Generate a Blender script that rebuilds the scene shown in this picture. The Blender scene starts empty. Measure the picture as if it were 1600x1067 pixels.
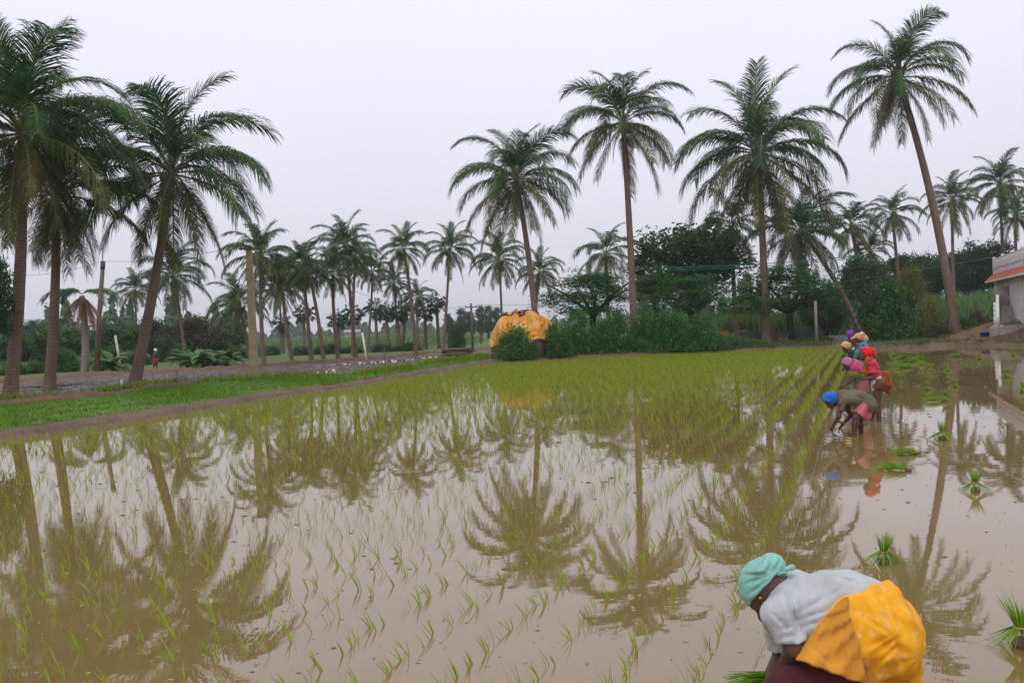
import bpy, math, random
import numpy as np
from mathutils import Vector, Matrix

random.seed(7)
rng = np.random.default_rng(7)
SC = bpy.context.scene
COL = SC.collection
RAD = math.radians

# ------------------------------------------------------------------ camera
F_PX = 1386.0                       # focal length in pixels of a 1600 wide frame
CAM_H = 2.0
ROLL = RAD(2.3)
PITCH = math.atan(22.5 / F_PX)
_R = Vector((1, 0, 0))
_F = Vector((0, math.cos(PITCH), -math.sin(PITCH)))
_U = Vector((0, math.sin(PITCH), math.cos(PITCH)))
CAM = Vector((0, 0, CAM_H))
_cx = math.cos(ROLL) * _R - math.sin(ROLL) * _U
_cy = math.sin(ROLL) * _R + math.cos(ROLL) * _U
_cz = -_F
camd = bpy.data.cameras.new('camera')
camd.sensor_width = 36.0
camd.lens = 36.0 * F_PX / 1600.0
camd.clip_start = 0.05
camd.clip_end = 9000.0
cam = bpy.data.objects.new('camera', camd)
COL.objects.link(cam)
cam.matrix_world = Matrix(((_cx.x, _cy.x, _cz.x, CAM.x), (_cx.y, _cy.y, _cz.y, CAM.y), (_cx.z, _cy.z, _cz.z, CAM.z), (0, 0, 0, 1)))
SC.camera = cam

# ------------------------------------------------------------------ world: overcast sky
W = bpy.data.worlds.new('World')
SC.world = W
W.use_nodes = True
nt = W.node_tree
nt.nodes.clear()
SUN_EL, SUN_AZ = RAD(58), RAD(200)
sky = nt.nodes.new('ShaderNodeTexSky')
sky.sky_type = 'NISHITA'
sky.sun_disc = False
sky.sun_elevation = SUN_EL
sky.sun_rotation = SUN_AZ
sky.dust_density = 4.0
hs = nt.nodes.new('ShaderNodeHueSaturation')
hs.inputs['Saturation'].default_value = 0.25
tc = nt.nodes.new('ShaderNodeTexCoord')
sep = nt.nodes.new('ShaderNodeSeparateXYZ')
ramp = nt.nodes.new('ShaderNodeValToRGB')          # even cloud layer, dimmer towards the horizon
cr = ramp.color_ramp
cr.elements[0].position = 0.0
cr.elements[0].color = (0.64, 0.64, 0.705, 1)
cr.elements[1].position = 0.42
cr.elements[1].color = (0.845, 0.84, 0.965, 1)
e = cr.elements.new(0.12)
e.color = (0.715, 0.71, 0.79, 1)
e = cr.elements.new(0.25)
e.color = (0.80, 0.79, 0.895, 1)
sc10 = nt.nodes.new('ShaderNodeVectorMath')
sc10.operation = 'SCALE'
sc10.inputs['Scale'].default_value = 9.6
cn = nt.nodes.new('ShaderNodeTexNoise')
cn.inputs['Scale'].default_value = 1.6
cn.inputs['Detail'].default_value = 3.0
cmr = nt.nodes.new('ShaderNodeMapRange')
cmr.inputs['To Min'].default_value = 0.94
cmr.inputs['To Max'].default_value = 1.05
cmul = nt.nodes.new('ShaderNodeVectorMath')
cmul.operation = 'SCALE'
mix = nt.nodes.new('ShaderNodeMix')
mix.data_type = 'RGBA'
mix.inputs['Factor'].default_value = 0.94
bg = nt.nodes.new('ShaderNodeBackground')
bg.inputs['Strength'].default_value = 0.121
outw = nt.nodes.new('ShaderNodeOutputWorld')
L = nt.links.new
L(tc.outputs['Generated'], sep.inputs[0])
L(sep.outputs['Z'], ramp.inputs['Fac'])
L(ramp.outputs['Color'], sc10.inputs[0])
L(tc.outputs['Generated'], cn.inputs['Vector'])
L(cn.outputs['Fac'], cmr.inputs['Value'])
L(sc10.outputs['Vector'], cmul.inputs[0])
L(cmr.outputs['Result'], cmul.inputs['Scale'])
L(sky.outputs['Color'], hs.inputs['Color'])
L(hs.outputs['Color'], mix.inputs['A'])
L(cmul.outputs['Vector'], mix.inputs['B'])
L(mix.outputs['Result'], bg.inputs['Color'])
L(bg.outputs['Background'], outw.inputs['Surface'])

sund = bpy.data.lights.new('sun', 'SUN')
sund.energy = 0.9
sund.angle = RAD(35)
sund.color = (1.0, 0.96, 0.9)
sun = bpy.data.objects.new('sun', sund)
COL.objects.link(sun)
sd = Vector((math.sin(SUN_AZ) * math.cos(SUN_EL), math.cos(SUN_AZ) * math.cos(SUN_EL), math.sin(SUN_EL)))
sun.rotation_euler = sd.to_track_quat('Z', 'Y').to_euler()
sun.location = (0, -5, 60)

SC.view_settings.view_transform = 'Standard'
SC.view_settings.look = 'None'
SC.view_settings.exposure = 0.0
SC.view_settings.gamma = 1.0
SC.render.engine = 'CYCLES'
SC.cycles.use_denoising = True
SC.cycles.denoiser = 'OPENIMAGEDENOISE'
SC.cycles.max_bounces = 6
SC.cycles.diffuse_bounces = 3
SC.cycles.glossy_bounces = 3
SC.cycles.transmission_bounces = 3
SC.cycles.volume_bounces = 0
SC.cycles.caustics_reflective = False
SC.cycles.caustics_refractive = False
SC.cycles.sample_clamp_indirect = 4.0

# ------------------------------------------------------------------ geometry helpers
G = 0.18                            # level of the land round the paddy (water is z = 0)

def ray(px, py):
    dx, dy = px - 800.0, py - 533.5
    a = dx * math.cos(ROLL) - dy * math.sin(ROLL)
    b = dx * math.sin(ROLL) + dy * math.cos(ROLL)
    return a * _R + F_PX * _F - b * _U

def at(px, py, z=0.0):              # point of the plane z seen at a pixel of the survey photograph
    d = ray(px, py)
    t = (z - CAM_H) / d.z
    return CAM + d * t

def dep(px, py, D):                 # point at forward distance D
    d = ray(px, py)
    return CAM + d * (D / d.y)

def horizon(px):
    return 511.0 - 0.0402 * (px - 800)

def tag(o, label=None, cat=None, group=None, kind=None):
    if label: o['label'] = label
    if cat: o['category'] = cat
    if group: o['group'] = group
    if kind: o['kind'] = kind
    return o

def empty(name, loc=(0, 0, 0), rz=0.0, scale=1.0, parent=None):
    o = bpy.data.objects.new(name, None)
    o.empty_display_size = 0.2
    COL.objects.link(o)
    o.location = loc
    o.rotation_euler = (0, 0, rz)
    o.scale = (scale, scale, scale)
    if parent: o.parent = parent
    return o

def link(name, me, parent=None, loc=None, rot=None, scale=None):
    o = bpy.data.objects.new(name, me)
    COL.objects.link(o)
    if parent: o.parent = parent
    if loc is not None: o.location = loc
    if rot is not None: o.rotation_euler = rot
    if scale is not None: o.scale = scale if hasattr(scale, '__len__') else (scale,) * 3
    return o

def np_mesh(name, V, Q, mats, smooth=False, mi=None):
    """mesh from arrays; Q is (n,3) or (n,4)"""
    V = np.asarray(V, dtype=np.float32)
    Q = np.asarray(Q, dtype=np.int32)
    me = bpy.data.meshes.new(name)
    n, k = Q.shape
    me.vertices.add(len(V))
    me.vertices.foreach_set('co', V.ravel())
    me.loops.add(n * k)
    me.loops.foreach_set('vertex_index', Q.ravel())
    me.polygons.add(n)
    me.polygons.foreach_set('loop_start', np.arange(0, n * k, k, dtype=np.int32))
    me.polygons.foreach_set('loop_total', np.full(n, k, dtype=np.int32))
    if smooth:
        me.polygons.foreach_set('use_smooth', np.ones(n, dtype=bool))
    if mi is not None:
        me.polygons.foreach_set('material_index', np.asarray(mi, dtype=np.int32))
    for m in (mats if isinstance(mats, (list, tuple)) else [mats]):
        me.materials.append(m)
    me.update(calc_edges=True)
    return me

class MB:
    """collects boxes, tubes and polygons of ONE mesh object"""
    def __init__(self):
        self.v, self.f, self.m, self.cur = [], [], [], 0
    def add(self, vs, fs):
        b = len(self.v)
        self.v += [tuple(p) for p in vs]
        self.f += [tuple(i + b for i in q) for q in fs]
        self.m += [self.cur] * len(fs)
        return self
    def box(self, c, size, ax=None):
        c = Vector(c)
        X, Y, Z = ax if ax else (Vector((1, 0, 0)), Vector((0, 1, 0)), Vector((0, 0, 1)))
        X, Y, Z = X * (size[0] / 2), Y * (size[1] / 2), Z * (size[2] / 2)
        vs = [c + sx * X + sy * Y + sz * Z for sz in (-1, 1) for sy in (-1, 1) for sx in (-1, 1)]
        return self.add(vs, [(0, 2, 3, 1), (4, 5, 7, 6), (0, 1, 5, 4), (2, 6, 7, 3), (0, 4, 6, 2), (1, 3, 7, 5)])
    def tube(self, pts, radii, n=8, caps=True):
        pts = [Vector(p) for p in pts]
        if not hasattr(radii, '__len__'): radii = [radii] * len(pts)
        rings = []
        up = Vector((0.13, 0.21, 0.97))
        T0 = (pts[1] - pts[0]).normalized()
        if abs(T0.dot(up)) > 0.9: up = Vector((0.95, 0.2, 0.1))
        N = (up - T0 * up.dot(T0)).normalized()
        vs, fs = [], []
        for i, p in enumerate(pts):
            T = (pts[min(i + 1, len(pts) - 1)] - pts[max(i - 1, 0)]).normalized()
            N = (N - T * N.dot(T)).normalized()
            B = T.cross(N)
            for k in range(n):
                a = 2 * math.pi * k / n
                vs.append(p + (N * math.cos(a) + B * math.sin(a)) * radii[i])
        for i in range(len(pts) - 1):
            for k in range(n):
                k2 = (k + 1) % n
                fs.append((i * n + k, i * n + k2, (i + 1) * n + k2, (i + 1) * n + k))
        if caps:
            fs.append(tuple(range(n - 1, -1, -1)))
            fs.append(tuple((len(pts) - 1) * n + k for k in range(n)))
        return self.add(vs, fs)
    def lathe(self, c, prof, n=16):
        c = Vector(c)
        vs, fs = [], []
        for r, z in prof:
            for k in range(n):
                a = 2 * math.pi * k / n
                vs.append(c + Vector((r * math.cos(a), r * math.sin(a), z)))
        for i in range(len(prof) - 1):
            for k in range(n):
                k2 = (k + 1) % n
                fs.append((i * n + k, i * n + k2, (i + 1) * n + k2, (i + 1) * n + k))
        fs.append(tuple(range(n - 1, -1, -1)))
        fs.append(tuple((len(prof) - 1) * n + k for k in range(n)))
        return self.add(vs, fs)
    def ball(self, c, r, n=8, m=5):
        r = r if hasattr(r, '__len__') else (r, r, r)
        vs, fs = [], []
        for i in range(m + 1):
            t = math.pi * (i + 0.001) / (m + 0.002)
            for k in range(n):
                a = 2 * math.pi * k / n
                vs.append((c[0] + r[0] * math.sin(t) * math.cos(a), c[1] + r[1] * math.sin(t) * math.sin(a), c[2] + r[2] * math.cos(t)))
        for i in range(m):
            for k in range(n):
                k2 = (k + 1) % n
                fs.append((i * n + k, (i + 1) * n + k, (i + 1) * n + k2, i * n + k2))
        return self.add(vs, fs)
    def mesh(self, name, mats, smooth=False):
        me = bpy.data.meshes.new(name)
        me.from_pydata(self.v, [], self.f)
        for m in (mats if isinstance(mats, (list, tuple)) else [mats]):
            me.materials.append(m)
        me.polygons.foreach_set('material_index', self.m)
        if smooth:
            me.polygons.foreach_set('use_smooth', [True] * len(self.f))
        me.update()
        return me
    def build(self, name, mats, parent=None, smooth=False, loc=None, rot=None):
        return link(name, self.mesh(name, mats, smooth), parent, loc, rot)

# ------------------------------------------------------------------ materials
class NT:
    def __init__(self, name):
        self.mat = bpy.data.materials.new(name)
        self.mat.use_nodes = True
        self.t = self.mat.node_tree
        self.t.nodes.clear()
        self.out = self.n('ShaderNodeOutputMaterial')
    def n(self, typ, **kw):
        x = self.t.nodes.new(typ)
        for k, v in kw.items(): setattr(x, k, v)
        return x
    def l(self, a, b): self.t.links.new(a, b)
    def noise(self, scale, detail=4.0, coord='Object', stretch=None, rough=0.55):
        tc = self.n('ShaderNodeTexCoord')
        src = tc.outputs[coord]
        if stretch:
            mp = self.n('ShaderNodeMapping')
            mp.inputs['Scale'].default_value = stretch
            self.l(src, mp.inputs['Vector'])
            src = mp.outputs['Vector']
        x = self.n('ShaderNodeTexNoise')
        x.inputs['Scale'].default_value = scale
        x.inputs['Detail'].default_value = detail
        x.inputs['Roughness'].default_value = rough
        self.l(src, x.inputs['Vector'])
        return x.outputs['Fac']
    def ramp(self, fac, stops):
        r = self.n('ShaderNodeValToRGB')
        el = r.color_ramp.elements
        el[0].position, el[0].color = stops[0][0], (*stops[0][1], 1)
        el[1].position, el[1].color = stops[-1][0], (*stops[-1][1], 1)
        for p, c in stops[1:-1]:
            x = el.new(p)
            x.color = (*c, 1)
        self.l(fac, r.inputs['Fac'])
        return r.outputs['Color']
    def mixc(self, fac, a, b, mode='MIX'):
        m = self.n('ShaderNodeMix', data_type='RGBA', blend_type=mode)
        for s, v in (('Factor', fac), ('A', a), ('B', b)):
            i = m.inputs[s]
            if isinstance(v, (int, float)): i.default_value = v
            elif isinstance(v, tuple): i.default_value = (*v, 1)
            else: self.l(v, i)
        return m.outputs['Result']
    def bump(self, h, strength=0.3, dist=0.02):
        b = self.n('ShaderNodeBump')
        b.inputs['Strength'].default_value = strength
        b.inputs['Distance'].default_value = dist
        self.l(h, b.inputs['Height'])
        return b.outputs['Normal']
    def bsdf(self, col, rough=0.8, normal=None, spec=0.3):
        p = self.n('ShaderNodeBsdfPrincipled')
        if isinstance(col, tuple): p.inputs['Base Color'].default_value = (*col, 1)
        else: self.l(col, p.inputs['Base Color'])
        if isinstance(rough, (int, float)): p.inputs['Roughness'].default_value = rough
        else: self.l(rough, p.inputs['Roughness'])
        p.inputs['Specular IOR Level'].default_value = spec
        if normal is not None: self.l(normal, p.inputs['Normal'])
        return p
    def done(self, p):
        self.l(p.outputs[0], self.out.inputs['Surface'])
        return self.mat

def plain(name, col, rough=0.8, var=0.25, scale=6.0, bump=0.0, dist=0.02, stretch=None, spec=0.3):
    m = NT(name)
    f = m.noise(scale, 5.0, stretch=stretch)
    lo = tuple(max(0, c * (1 - var)) for c in col)
    hi = tuple(min(1, c * (1 + var)) for c in col)
    c = m.ramp(f, [(0.3, lo), (0.7, hi)])
    nrm = m.bump(f, bump, dist) if bump else None
    return m.done(m.bsdf(c, rough, nrm, spec))

def leafmat(name, col, col2, trans=0.25, island=True, rough=0.6, spec=0.14, dead=None):
    """foliage: colour drifts per plant and per leaf, light passes through"""
    m = NT(name)
    oi = m.n('ShaderNodeObjectInfo')
    pn = m.noise(2.6, 3.0)
    pf = m.ramp(pn, [(0.42, (0, 0, 0)), (0.6, (1, 1, 1))])
    c = m.mixc(m.mixc(0.5, oi.outputs['Random'], pf), col, col2)
    if island:
        g = m.n('ShaderNodeNewGeometry')
        mr = m.n('ShaderNodeMapRange')
        mr.inputs['To Min'].default_value = 0.55
        mr.inputs['To Max'].default_value = 1.45
        m.l(g.outputs['Random Per Island'], mr.inputs['Value'])
        v = m.n('ShaderNodeVectorMath', operation='SCALE')
        m.l(c, v.inputs[0])
        m.l(mr.outputs['Result'], v.inputs['Scale'])
        c = v.outputs['Vector']
        if dead:
            mr2 = m.n('ShaderNodeMapRange')
            mr2.inputs['From Min'].default_value = dead[0]
            mr2.inputs['From Max'].default_value = dead[0] + 0.04
            m.l(g.outputs['Random Per Island'], mr2.inputs['Value'])
            c = m.mixc(mr2.outputs['Result'], c, dead[1])
    p = m.bsdf(c, rough, None, spec)
    if trans:
        t = m.n('ShaderNodeBsdfTranslucent')
        m.l(c, t.inputs['Color'])
        x = m.n('ShaderNodeMixShader')
        x.inputs[0].default_value = trans
        m.l(p.outputs[0], x.inputs[1])
        m.l(t.outputs[0], x.inputs[2])
        return m.done(x)
    return m.done(p)

def water_material():
    m = NT('muddy_water')
    silt = m.noise(0.35, 6.0)
    fine = m.noise(5.0, 4.0)
    c = m.ramp(silt, [(0.3, (0.185, 0.126, 0.038)), (0.7, (0.23, 0.163, 0.066))])
    # thin scum and silt lying in the surface: duller patches and specks
    spk = m.n('ShaderNodeTexVoronoi')
    spk.inputs['Scale'].default_value = 4.5
    tcc = m.n('ShaderNodeTexCoord')
    m.l(tcc.outputs['Object'], spk.inputs['Vector'])
    sp = m.n('ShaderNodeMapRange')
    sp.inputs['From Min'].default_value = 0.05
    sp.inputs['From Max'].default_value = 0.03
    m.l(spk.outputs['Distance'], sp.inputs['Value'])
    c2 = m.mixc(sp.outputs['Result'], c, (0.42, 0.36, 0.26))
    r = m.n('ShaderNodeMapRange')
    r.inputs['From Min'].default_value = 0.45
    r.inputs['From Max'].default_value = 0.75
    r.inputs['To Min'].default_value = 0.008
    r.inputs['To Max'].default_value = 0.05
    m.l(silt, r.inputs['Value'])
    ra = m.n('ShaderNodeMath', operation='ADD')
    m.l(r.outputs['Result'], ra.inputs[0])
    m.l(sp.outputs['Result'], ra.inputs[1])
    w1 = m.noise(1.6, 2.0, stretch=(1.0, 1.6, 1.0))
    w2 = m.noise(9.0, 2.0, stretch=(1.0, 1.5, 1.0))
    add = m.n('ShaderNodeMath', operation='MULTIPLY_ADD')
    add.inputs[1].default_value = 0.12
    m.l(w2, add.inputs[0])
    m.l(w1, add.inputs[2])
    # rings spreading from the legs of the workers
    for (cx, cy, k, amp, dec) in ((1.35, 3.7, 38.0, 0.7, 1.1), (5.75, 14.6, 24.0, 0.5, 1.1), (6.8, 16.3, 20.0, 0.45, 1.1)):
        dv = m.n('ShaderNodeVectorMath', operation='DISTANCE')
        m.l(tcc.outputs['Object'], dv.inputs[0])
        dv.inputs[1].default_value = (cx, cy, 0)
        jit = m.n('ShaderNodeMath', operation='MULTIPLY_ADD')
        m.l(w1, jit.inputs[0]); jit.inputs[1].default_value = 0.35
        m.l(dv.outputs['Value'], jit.inputs[2])
        ph = m.n('ShaderNodeMath', operation='MULTIPLY'); ph.inputs[1].default_value = k
        m.l(jit.outputs[0], ph.inputs[0])
        sn = m.n('ShaderNodeMath', operation='SINE'); m.l(ph.outputs[0], sn.inputs[0])
        dm = m.n('ShaderNodeMath', operation='MULTIPLY'); dm.inputs[1].default_value = -dec
        m.l(dv.outputs['Value'], dm.inputs[0])
        ex = m.n('ShaderNodeMath', operation='EXPONENT'); m.l(dm.outputs[0], ex.inputs[0])
        ml = m.n('ShaderNodeMath', operation='MULTIPLY'); m.l(sn.outputs[0], ml.inputs[0]); m.l(ex.outputs[0], ml.inputs[1])
        nx_ = m.n('ShaderNodeMath', operation='MULTIPLY_ADD'); nx_.inputs[1].default_value = amp
        m.l(ml.outputs[0], nx_.inputs[0]); m.l(add.outputs[0], nx_.inputs[2])
        add = nx_
    nrm = m.bump(add.outputs[0], 0.011, 0.06)
    p = m.bsdf(c2, ra.outputs[0], nrm, 0.5)
    p.inputs['IOR'].default_value = 1.75
    return m.done(p)

M = {}
M['water'] = water_material()
def soil(name, a, b, scale=1.2, wet=False, bump=0.6):
    m = NT(name)
    f = m.noise(scale, 8.0, rough=0.65)
    g = m.noise(scale * 9, 6.0, rough=0.7)
    c = m.ramp(f, [(0.3, a), (0.72, b)])
    c = m.mixc(0.35, c, m.ramp(g, [(0.3, tuple(x * 0.5 for x in a)), (0.7, tuple(min(1, x * 1.4) for x in b))]))
    if wet:
        rr = m.n('ShaderNodeMapRange')
        rr.inputs['From Min'].default_value = 0.42
        rr.inputs['From Max'].default_value = 0.52
        rr.inputs['To Min'].default_value = 0.12
        rr.inputs['To Max'].default_value = 0.75
        m.l(f, rr.inputs['Value'])
        rough = rr.outputs['Result']
    else:
        rough = 0.9
    return m.done(m.bsdf(c, rough, m.bump(g, bump, 0.05), 0.4))
M['mud'] = soil('brown_earth', (0.085, 0.052, 0.034), (0.20, 0.135, 0.085), 0.9)
M['greymud'] = soil('grey_ploughed_mud', (0.06, 0.043, 0.033), (0.125, 0.095, 0.074), 1.4, wet=True, bump=1.0)
M['track'] = soil('reddish_earth', (0.10, 0.055, 0.034), (0.20, 0.115, 0.07), 0.7, bump=1.0)
M['turf'] = soil('grassy_soil', (0.075, 0.15, 0.015), (0.13, 0.22, 0.03), 1.1)
M['farfield'] = soil('far_grass', (0.055, 0.10, 0.025), (0.12, 0.155, 0.05), 0.08)
M['grass'] = leafmat('grass_blades', (0.105, 0.225, 0.014), (0.145, 0.265, 0.02), 0.35, rough=0.7, spec=0.12)
M['weed'] = leafmat('weed_leaves', (0.17, 0.31, 0.02), (0.32, 0.33, 0.03), 0.3, dead=(0.85, (0.42, 0.20, 0.03)))
M['rice'] = leafmat('rice_blades', (0.30, 0.38, 0.03), (0.23, 0.33, 0.03), 0.35, rough=0.5, dead=(0.93, (0.33, 0.30, 0.07)))
M['bundle'] = leafmat('bundle_blades', (0.17, 0.33, 0.02), (0.26, 0.40, 0.03), 0.35, rough=0.5)
M['crop'] = leafmat('far_crop', (0.15, 0.23, 0.07), (0.12, 0.21, 0.06), 0.2)
M['cane'] = leafmat('sugarcane_leaves', (0.10, 0.20, 0.06), (0.13, 0.22, 0.06), 0.25)
# ------------------------------------------------------------------ ground, water
edge_px = [(0, 688), (249, 653), (430, 622), (509, 612), (677, 584), (765, 569), (900, 560), (1100, 551), (1300, 544), (1431, 546), (1525, 538), (1600, 542)]
E = [at(x, y, 0) for x, y in edge_px]
d0 = (E[1] - E[0]); d0 = d0 / d0.y
first = E[0] + d0 * (1.2 - E[0].y)
E = [Vector((first.x, 1.2, 0))] + E + [Vector((E[-1].x + 14, E[-1].y - 7, 0)), Vector((E[-1].x + 12, 1.2, 0))]
# subdivide the edge and make it uneven
fe = []
for i in range(len(E)):
    a, b = E[i], E[(i + 1) % len(E)]
    n = max(1, int((b - a).length / 0.8))
    for k in range(n):
        p = a.lerp(b, k / n)
        nrm = Vector((b.y - a.y, -(b.x - a.x), 0)).normalized()
        wob = 0.10 * math.sin(p.x * 1.7 + p.y * 1.1) + 0.08 * math.sin(p.x * 4.1 - p.y * 3.3) + random.uniform(-.06, .06)
        fe.append((p, nrm * wob))
EDGE = [p + w for p, w in fe]
cen = Vector((8, 26, 0))
nE = len(EDGE)
def ring(dist, z, jit=0.0):
    out = []
    for i in range(nE):
        t = (EDGE[(i + 2) % nE] - EDGE[(i - 2) % nE])
        nn = Vector((t.y, -t.x, 0)).normalized()
        if nn.dot(EDGE[i] - cen) < 0: nn = -nn
        p = EDGE[i] + nn * dist
        out.append((p.x, p.y, z + random.uniform(-jit, jit)))
    return out
prof = [(-0.6, -0.25, 0), (-0.10, -0.04, .01), (0.06, 0.05, 0.02), (0.16, 0.12, 0.02), (0.32, G - 0.01, 0.015), (0.6, G + .004, 0.008), (1.4, G, 0.0)]
V = []
for dd, z, j in prof: V += ring(dd, z, j)
big = []
for i in range(nE):
    d = (EDGE[i] - cen).normalized()
    big.append((cen.x + d.x * 1500, cen.y + d.y * 1500, G))
V += big
F = [tuple(range(nE))]
for r in range(len(prof)):
    for i in range(nE):
        j = (i + 1) % nE
        F.append((r * nE + i, r * nE + j, (r + 1) * nE + j, (r + 1) * nE + i))
me = bpy.data.meshes.new('ground')
me.from_pydata(V, [], F)
me.materials.append(M['mud'])
me.update()
tag(link('ground', me), 'brown earth of the banks and land around the paddy', kind='structure')

wv = ring(0.14, 0.0)
me = bpy.data.meshes.new('paddy_water')
me.from_pydata(wv, [], [tuple(range(nE))])
me.materials.append(M['water'])
me.update()
tag(link('paddy_water', me), 'shallow muddy water flooding the rice paddy', kind='structure')

def sheet(name, pts, z, mat, label, kind='structure'):
    me = bpy.data.meshes.new(name)
    me.from_pydata([(p.x, p.y, z) for p in pts], [], [tuple(range(len(pts)))])
    me.materials.append(mat)
    me.update()
    o = link(name, me)
    tag(o, label, kind=kind)
    return o

def PX(lst, z=G): return [at(x, y, z) for x, y in lst]
grass_lo = [(-320, 717), (-150, 695), (0, 671), (125, 653.5), (249, 636), (430, 609.5), (509, 601.5), (677, 575), (762, 562)]
grass_hi = [(762, 556), (691, 564), (621, 577), (565, 583), (480, 586), (430, 590), (320, 595), (249, 602), (178, 613), (0, 627), (-150, 640), (-320, 655)]
turf_poly = PX(grass_lo + grass_hi)
sheet('turf', turf_poly, G + 0.012, M['turf'], 'green turf strip along the left bank of the paddy')
plot_hi = [(800, 546), (691, 553), (565, 564), (430, 573), (349, 578), (242, 584), (134, 589), (27, 598), (-320, 622)]
sheet('ploughed_plot', PX([(-320, 660), (0, 631), (178, 616), (249, 605), (320, 598), (430, 593), (480, 589), (565, 586), (621, 580), (691, 567), (762, 559)] + plot_hi), G + 0.006, M['greymud'], 'wet grey ploughed plot beyond the grassy bank')
# low field beyond, out to the horizon
far_pts = [Vector((-700, 74, 0)), at(-320, 615, G), at(27, 592, G), at(134, 584, G), at(349, 573, G), at(430, 568, G), at(565, 559, G), at(691, 548, G), at(800, 541, G), Vector((25, 90, 0)), Vector((60, 120, 0)), Vector((500, 300, 0)), Vector((950, 1050, 0)), Vector((-950, 1050, 0))]
sheet('far_field', far_pts, G + 0.004, M['farfield'], 'pale green fields reaching to the horizon')
bright = PX([(640, 556), (655, 558), (720, 551), (700, 545), (640, 549)])
sheet('bright_plot', bright, G + 0.010, M['turf'], 'small bright green plot by the far palms')

# puddles standing in the grey plot
M['puddle'] = plain('puddle_water', (0.16, 0.14, 0.12), 0.03, 0.1, 2.0, spec=0.5)
def puddle(pts_px, label):
    c = [at(x, y, G) for x, y in pts_px]
    mid = sum(c, Vector()) / len(c)
    pts = []
    for k in range(len(c)):
        a, b = c[k], c[(k + 1) % len(c)]
        for s in range(5):
            p = a.lerp(b, s / 5)
            pts.append(mid + (p - mid) * random.uniform(0.78, 1.08))
    o = sheet('puddle', pts, G + 0.016, M['puddle'], label)
    return o
puddle([(493, 584), (503, 578), (527, 577), (526, 584), (510, 587)], 'bright puddle in the grey plot nearest the grassy bank')
puddle([(565, 581), (575, 576), (588, 576), (584, 582)], 'small bright puddle right of the larger one')
puddle([(480, 574), (560, 566), (640, 561), (690, 556), (690, 558), (600, 568)], 'long thin puddle along the far side of the grey plot')
puddle([(20, 606), (90, 601), (150, 596), (150, 599), (70, 608)], 'thin wet strip in the plot behind the left palms')

# blades: generic scatter of narrow leaves -> one mesh
def blades(pos, h, w, lean=0.35, n_per=4, seg=2, lean_dir=None, spread=0.03, curl=0.5):
    """pos (n,3); returns verts and quads of n*n_per bent blades"""
    r = np.random.default_rng(len(pos) + n_per)
    n = len(pos)
    P = np.repeat(np.asarray(pos, float), n_per, axis=0)
    k = len(P)
    P[:, :2] += r.normal(0, spread, (k, 2))
    H = np.repeat(h if hasattr(h, '__len__') else np.full(n, h), n_per) * r.uniform(0.65, 1.15, k)
    az = r.uniform(0, 2 * np.pi, k)
    ln = np.abs(r.normal(0, lean, k))
    dx, dy = np.cos(az) * ln, np.sin(az) * ln
    if lean_dir is not None:
        dx += lean_dir[0]; dy += lean_dir[1]
    wa = r.uniform(0, 2 * np.pi, k)
    wx, wy = np.cos(wa) * w / 2, np.sin(wa) * w / 2
    verts = np.zeros((k, (seg + 1) * 2, 3))
    for s in range(seg + 1):
        t = s / seg
        cx = P[:, 0] + dx * H * t * (1 + curl * t)
        cy = P[:, 1] + dy * H * t * (1 + curl * t)
        cz = P[:, 2] + H * t * (1 - 0.25 * curl * t * np.minimum(1, ln))
        ww = (1 - t) * 0.9 + 0.1 if s else 1.0
        verts[:, s * 2] = np.stack([cx - wx * ww, cy - wy * ww, cz], 1)
        verts[:, s * 2 + 1] = np.stack([cx + wx * ww, cy + wy * ww, cz], 1)
    base = (np.arange(k) * (seg + 1) * 2)[:, None]
    Q = np.concatenate([base + np.array([[2 * s, 2 * s + 1, 2 * s + 3, 2 * s + 2]]) for s in range(seg)], 0)
    return verts.reshape(-1, 3), Q

def in_poly(x, y, poly):
    inside = np.zeros(len(x), bool)
    n = len(poly)
    for i in range(n):
        a, b = poly[i], poly[(i + 1) % n]
        c = ((a.y > y) != (b.y > y)) & (x < (b.x - a.x) * (y - a.y) / (b.y - a.y + 1e-12) + a.x)
        inside ^= c
    return inside

def scatter(poly, n, seed=1, z=0.0):
    r = np.random.default_rng(seed)
    xs = [p.x for p in poly]; ys = [p.y for p in poly]
    x = r.uniform(min(xs), max(xs), n); y = r.uniform(min(ys), max(ys), n)
    k = in_poly(x, y, poly)
    return np.stack([x[k], y[k], np.full(k.sum(), z)], 1)

p = scatter(turf_poly, 70000, 3, G + 0.01)
def patch(P, s, ph):                                  # slow unevenness over the bank
    return 0.5 + 0.25 * np.sin(P[:, 0] * s + P[:, 1] * s * 0.6 + ph) + 0.25 * np.sin(P[:, 0] * s * 2.3 - P[:, 1] * s * 1.9 + 2 * ph)
rg = np.random.default_rng(5)
p = p[patch(p, 1.1, 0.3) + rg.normal(0, 0.25, len(p)) > 0.12]
bank = []
for i in range(nE):                                    # tufts and clods down the muddy edge
    if EDGE[i].x < 1 and EDGE[i].y > 12:
        t_ = EDGE[(i + 1) % nE] - EDGE[i]
        nn = Vector((t_.y, -t_.x, 0)).normalized()
        if nn.dot(EDGE[i] - cen) < 0: nn = -nn
        for k in range(14):
            o_ = rg.uniform(0.02, 0.5)
            c_ = EDGE[i] + t_ * rg.random() + nn * o_
            bank.append((c_.x, c_.y, min(G, 0.03 + o_ * 0.45)))
bank = np.array(bank)
tuft_at = bank[patch(bank, 2.3, 1.0) + rg.normal(0, .3, len(bank)) > 0.75]
p = np.concatenate([p, tuft_at])
v, q = blades(p, 0.035 + 0.17 * patch(p, 0.9, 2.0) ** 2 * rg.uniform(0.5, 1.3, len(p)) + 0.02, 0.022, 0.55, 2, 2, spread=0.05)
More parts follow.
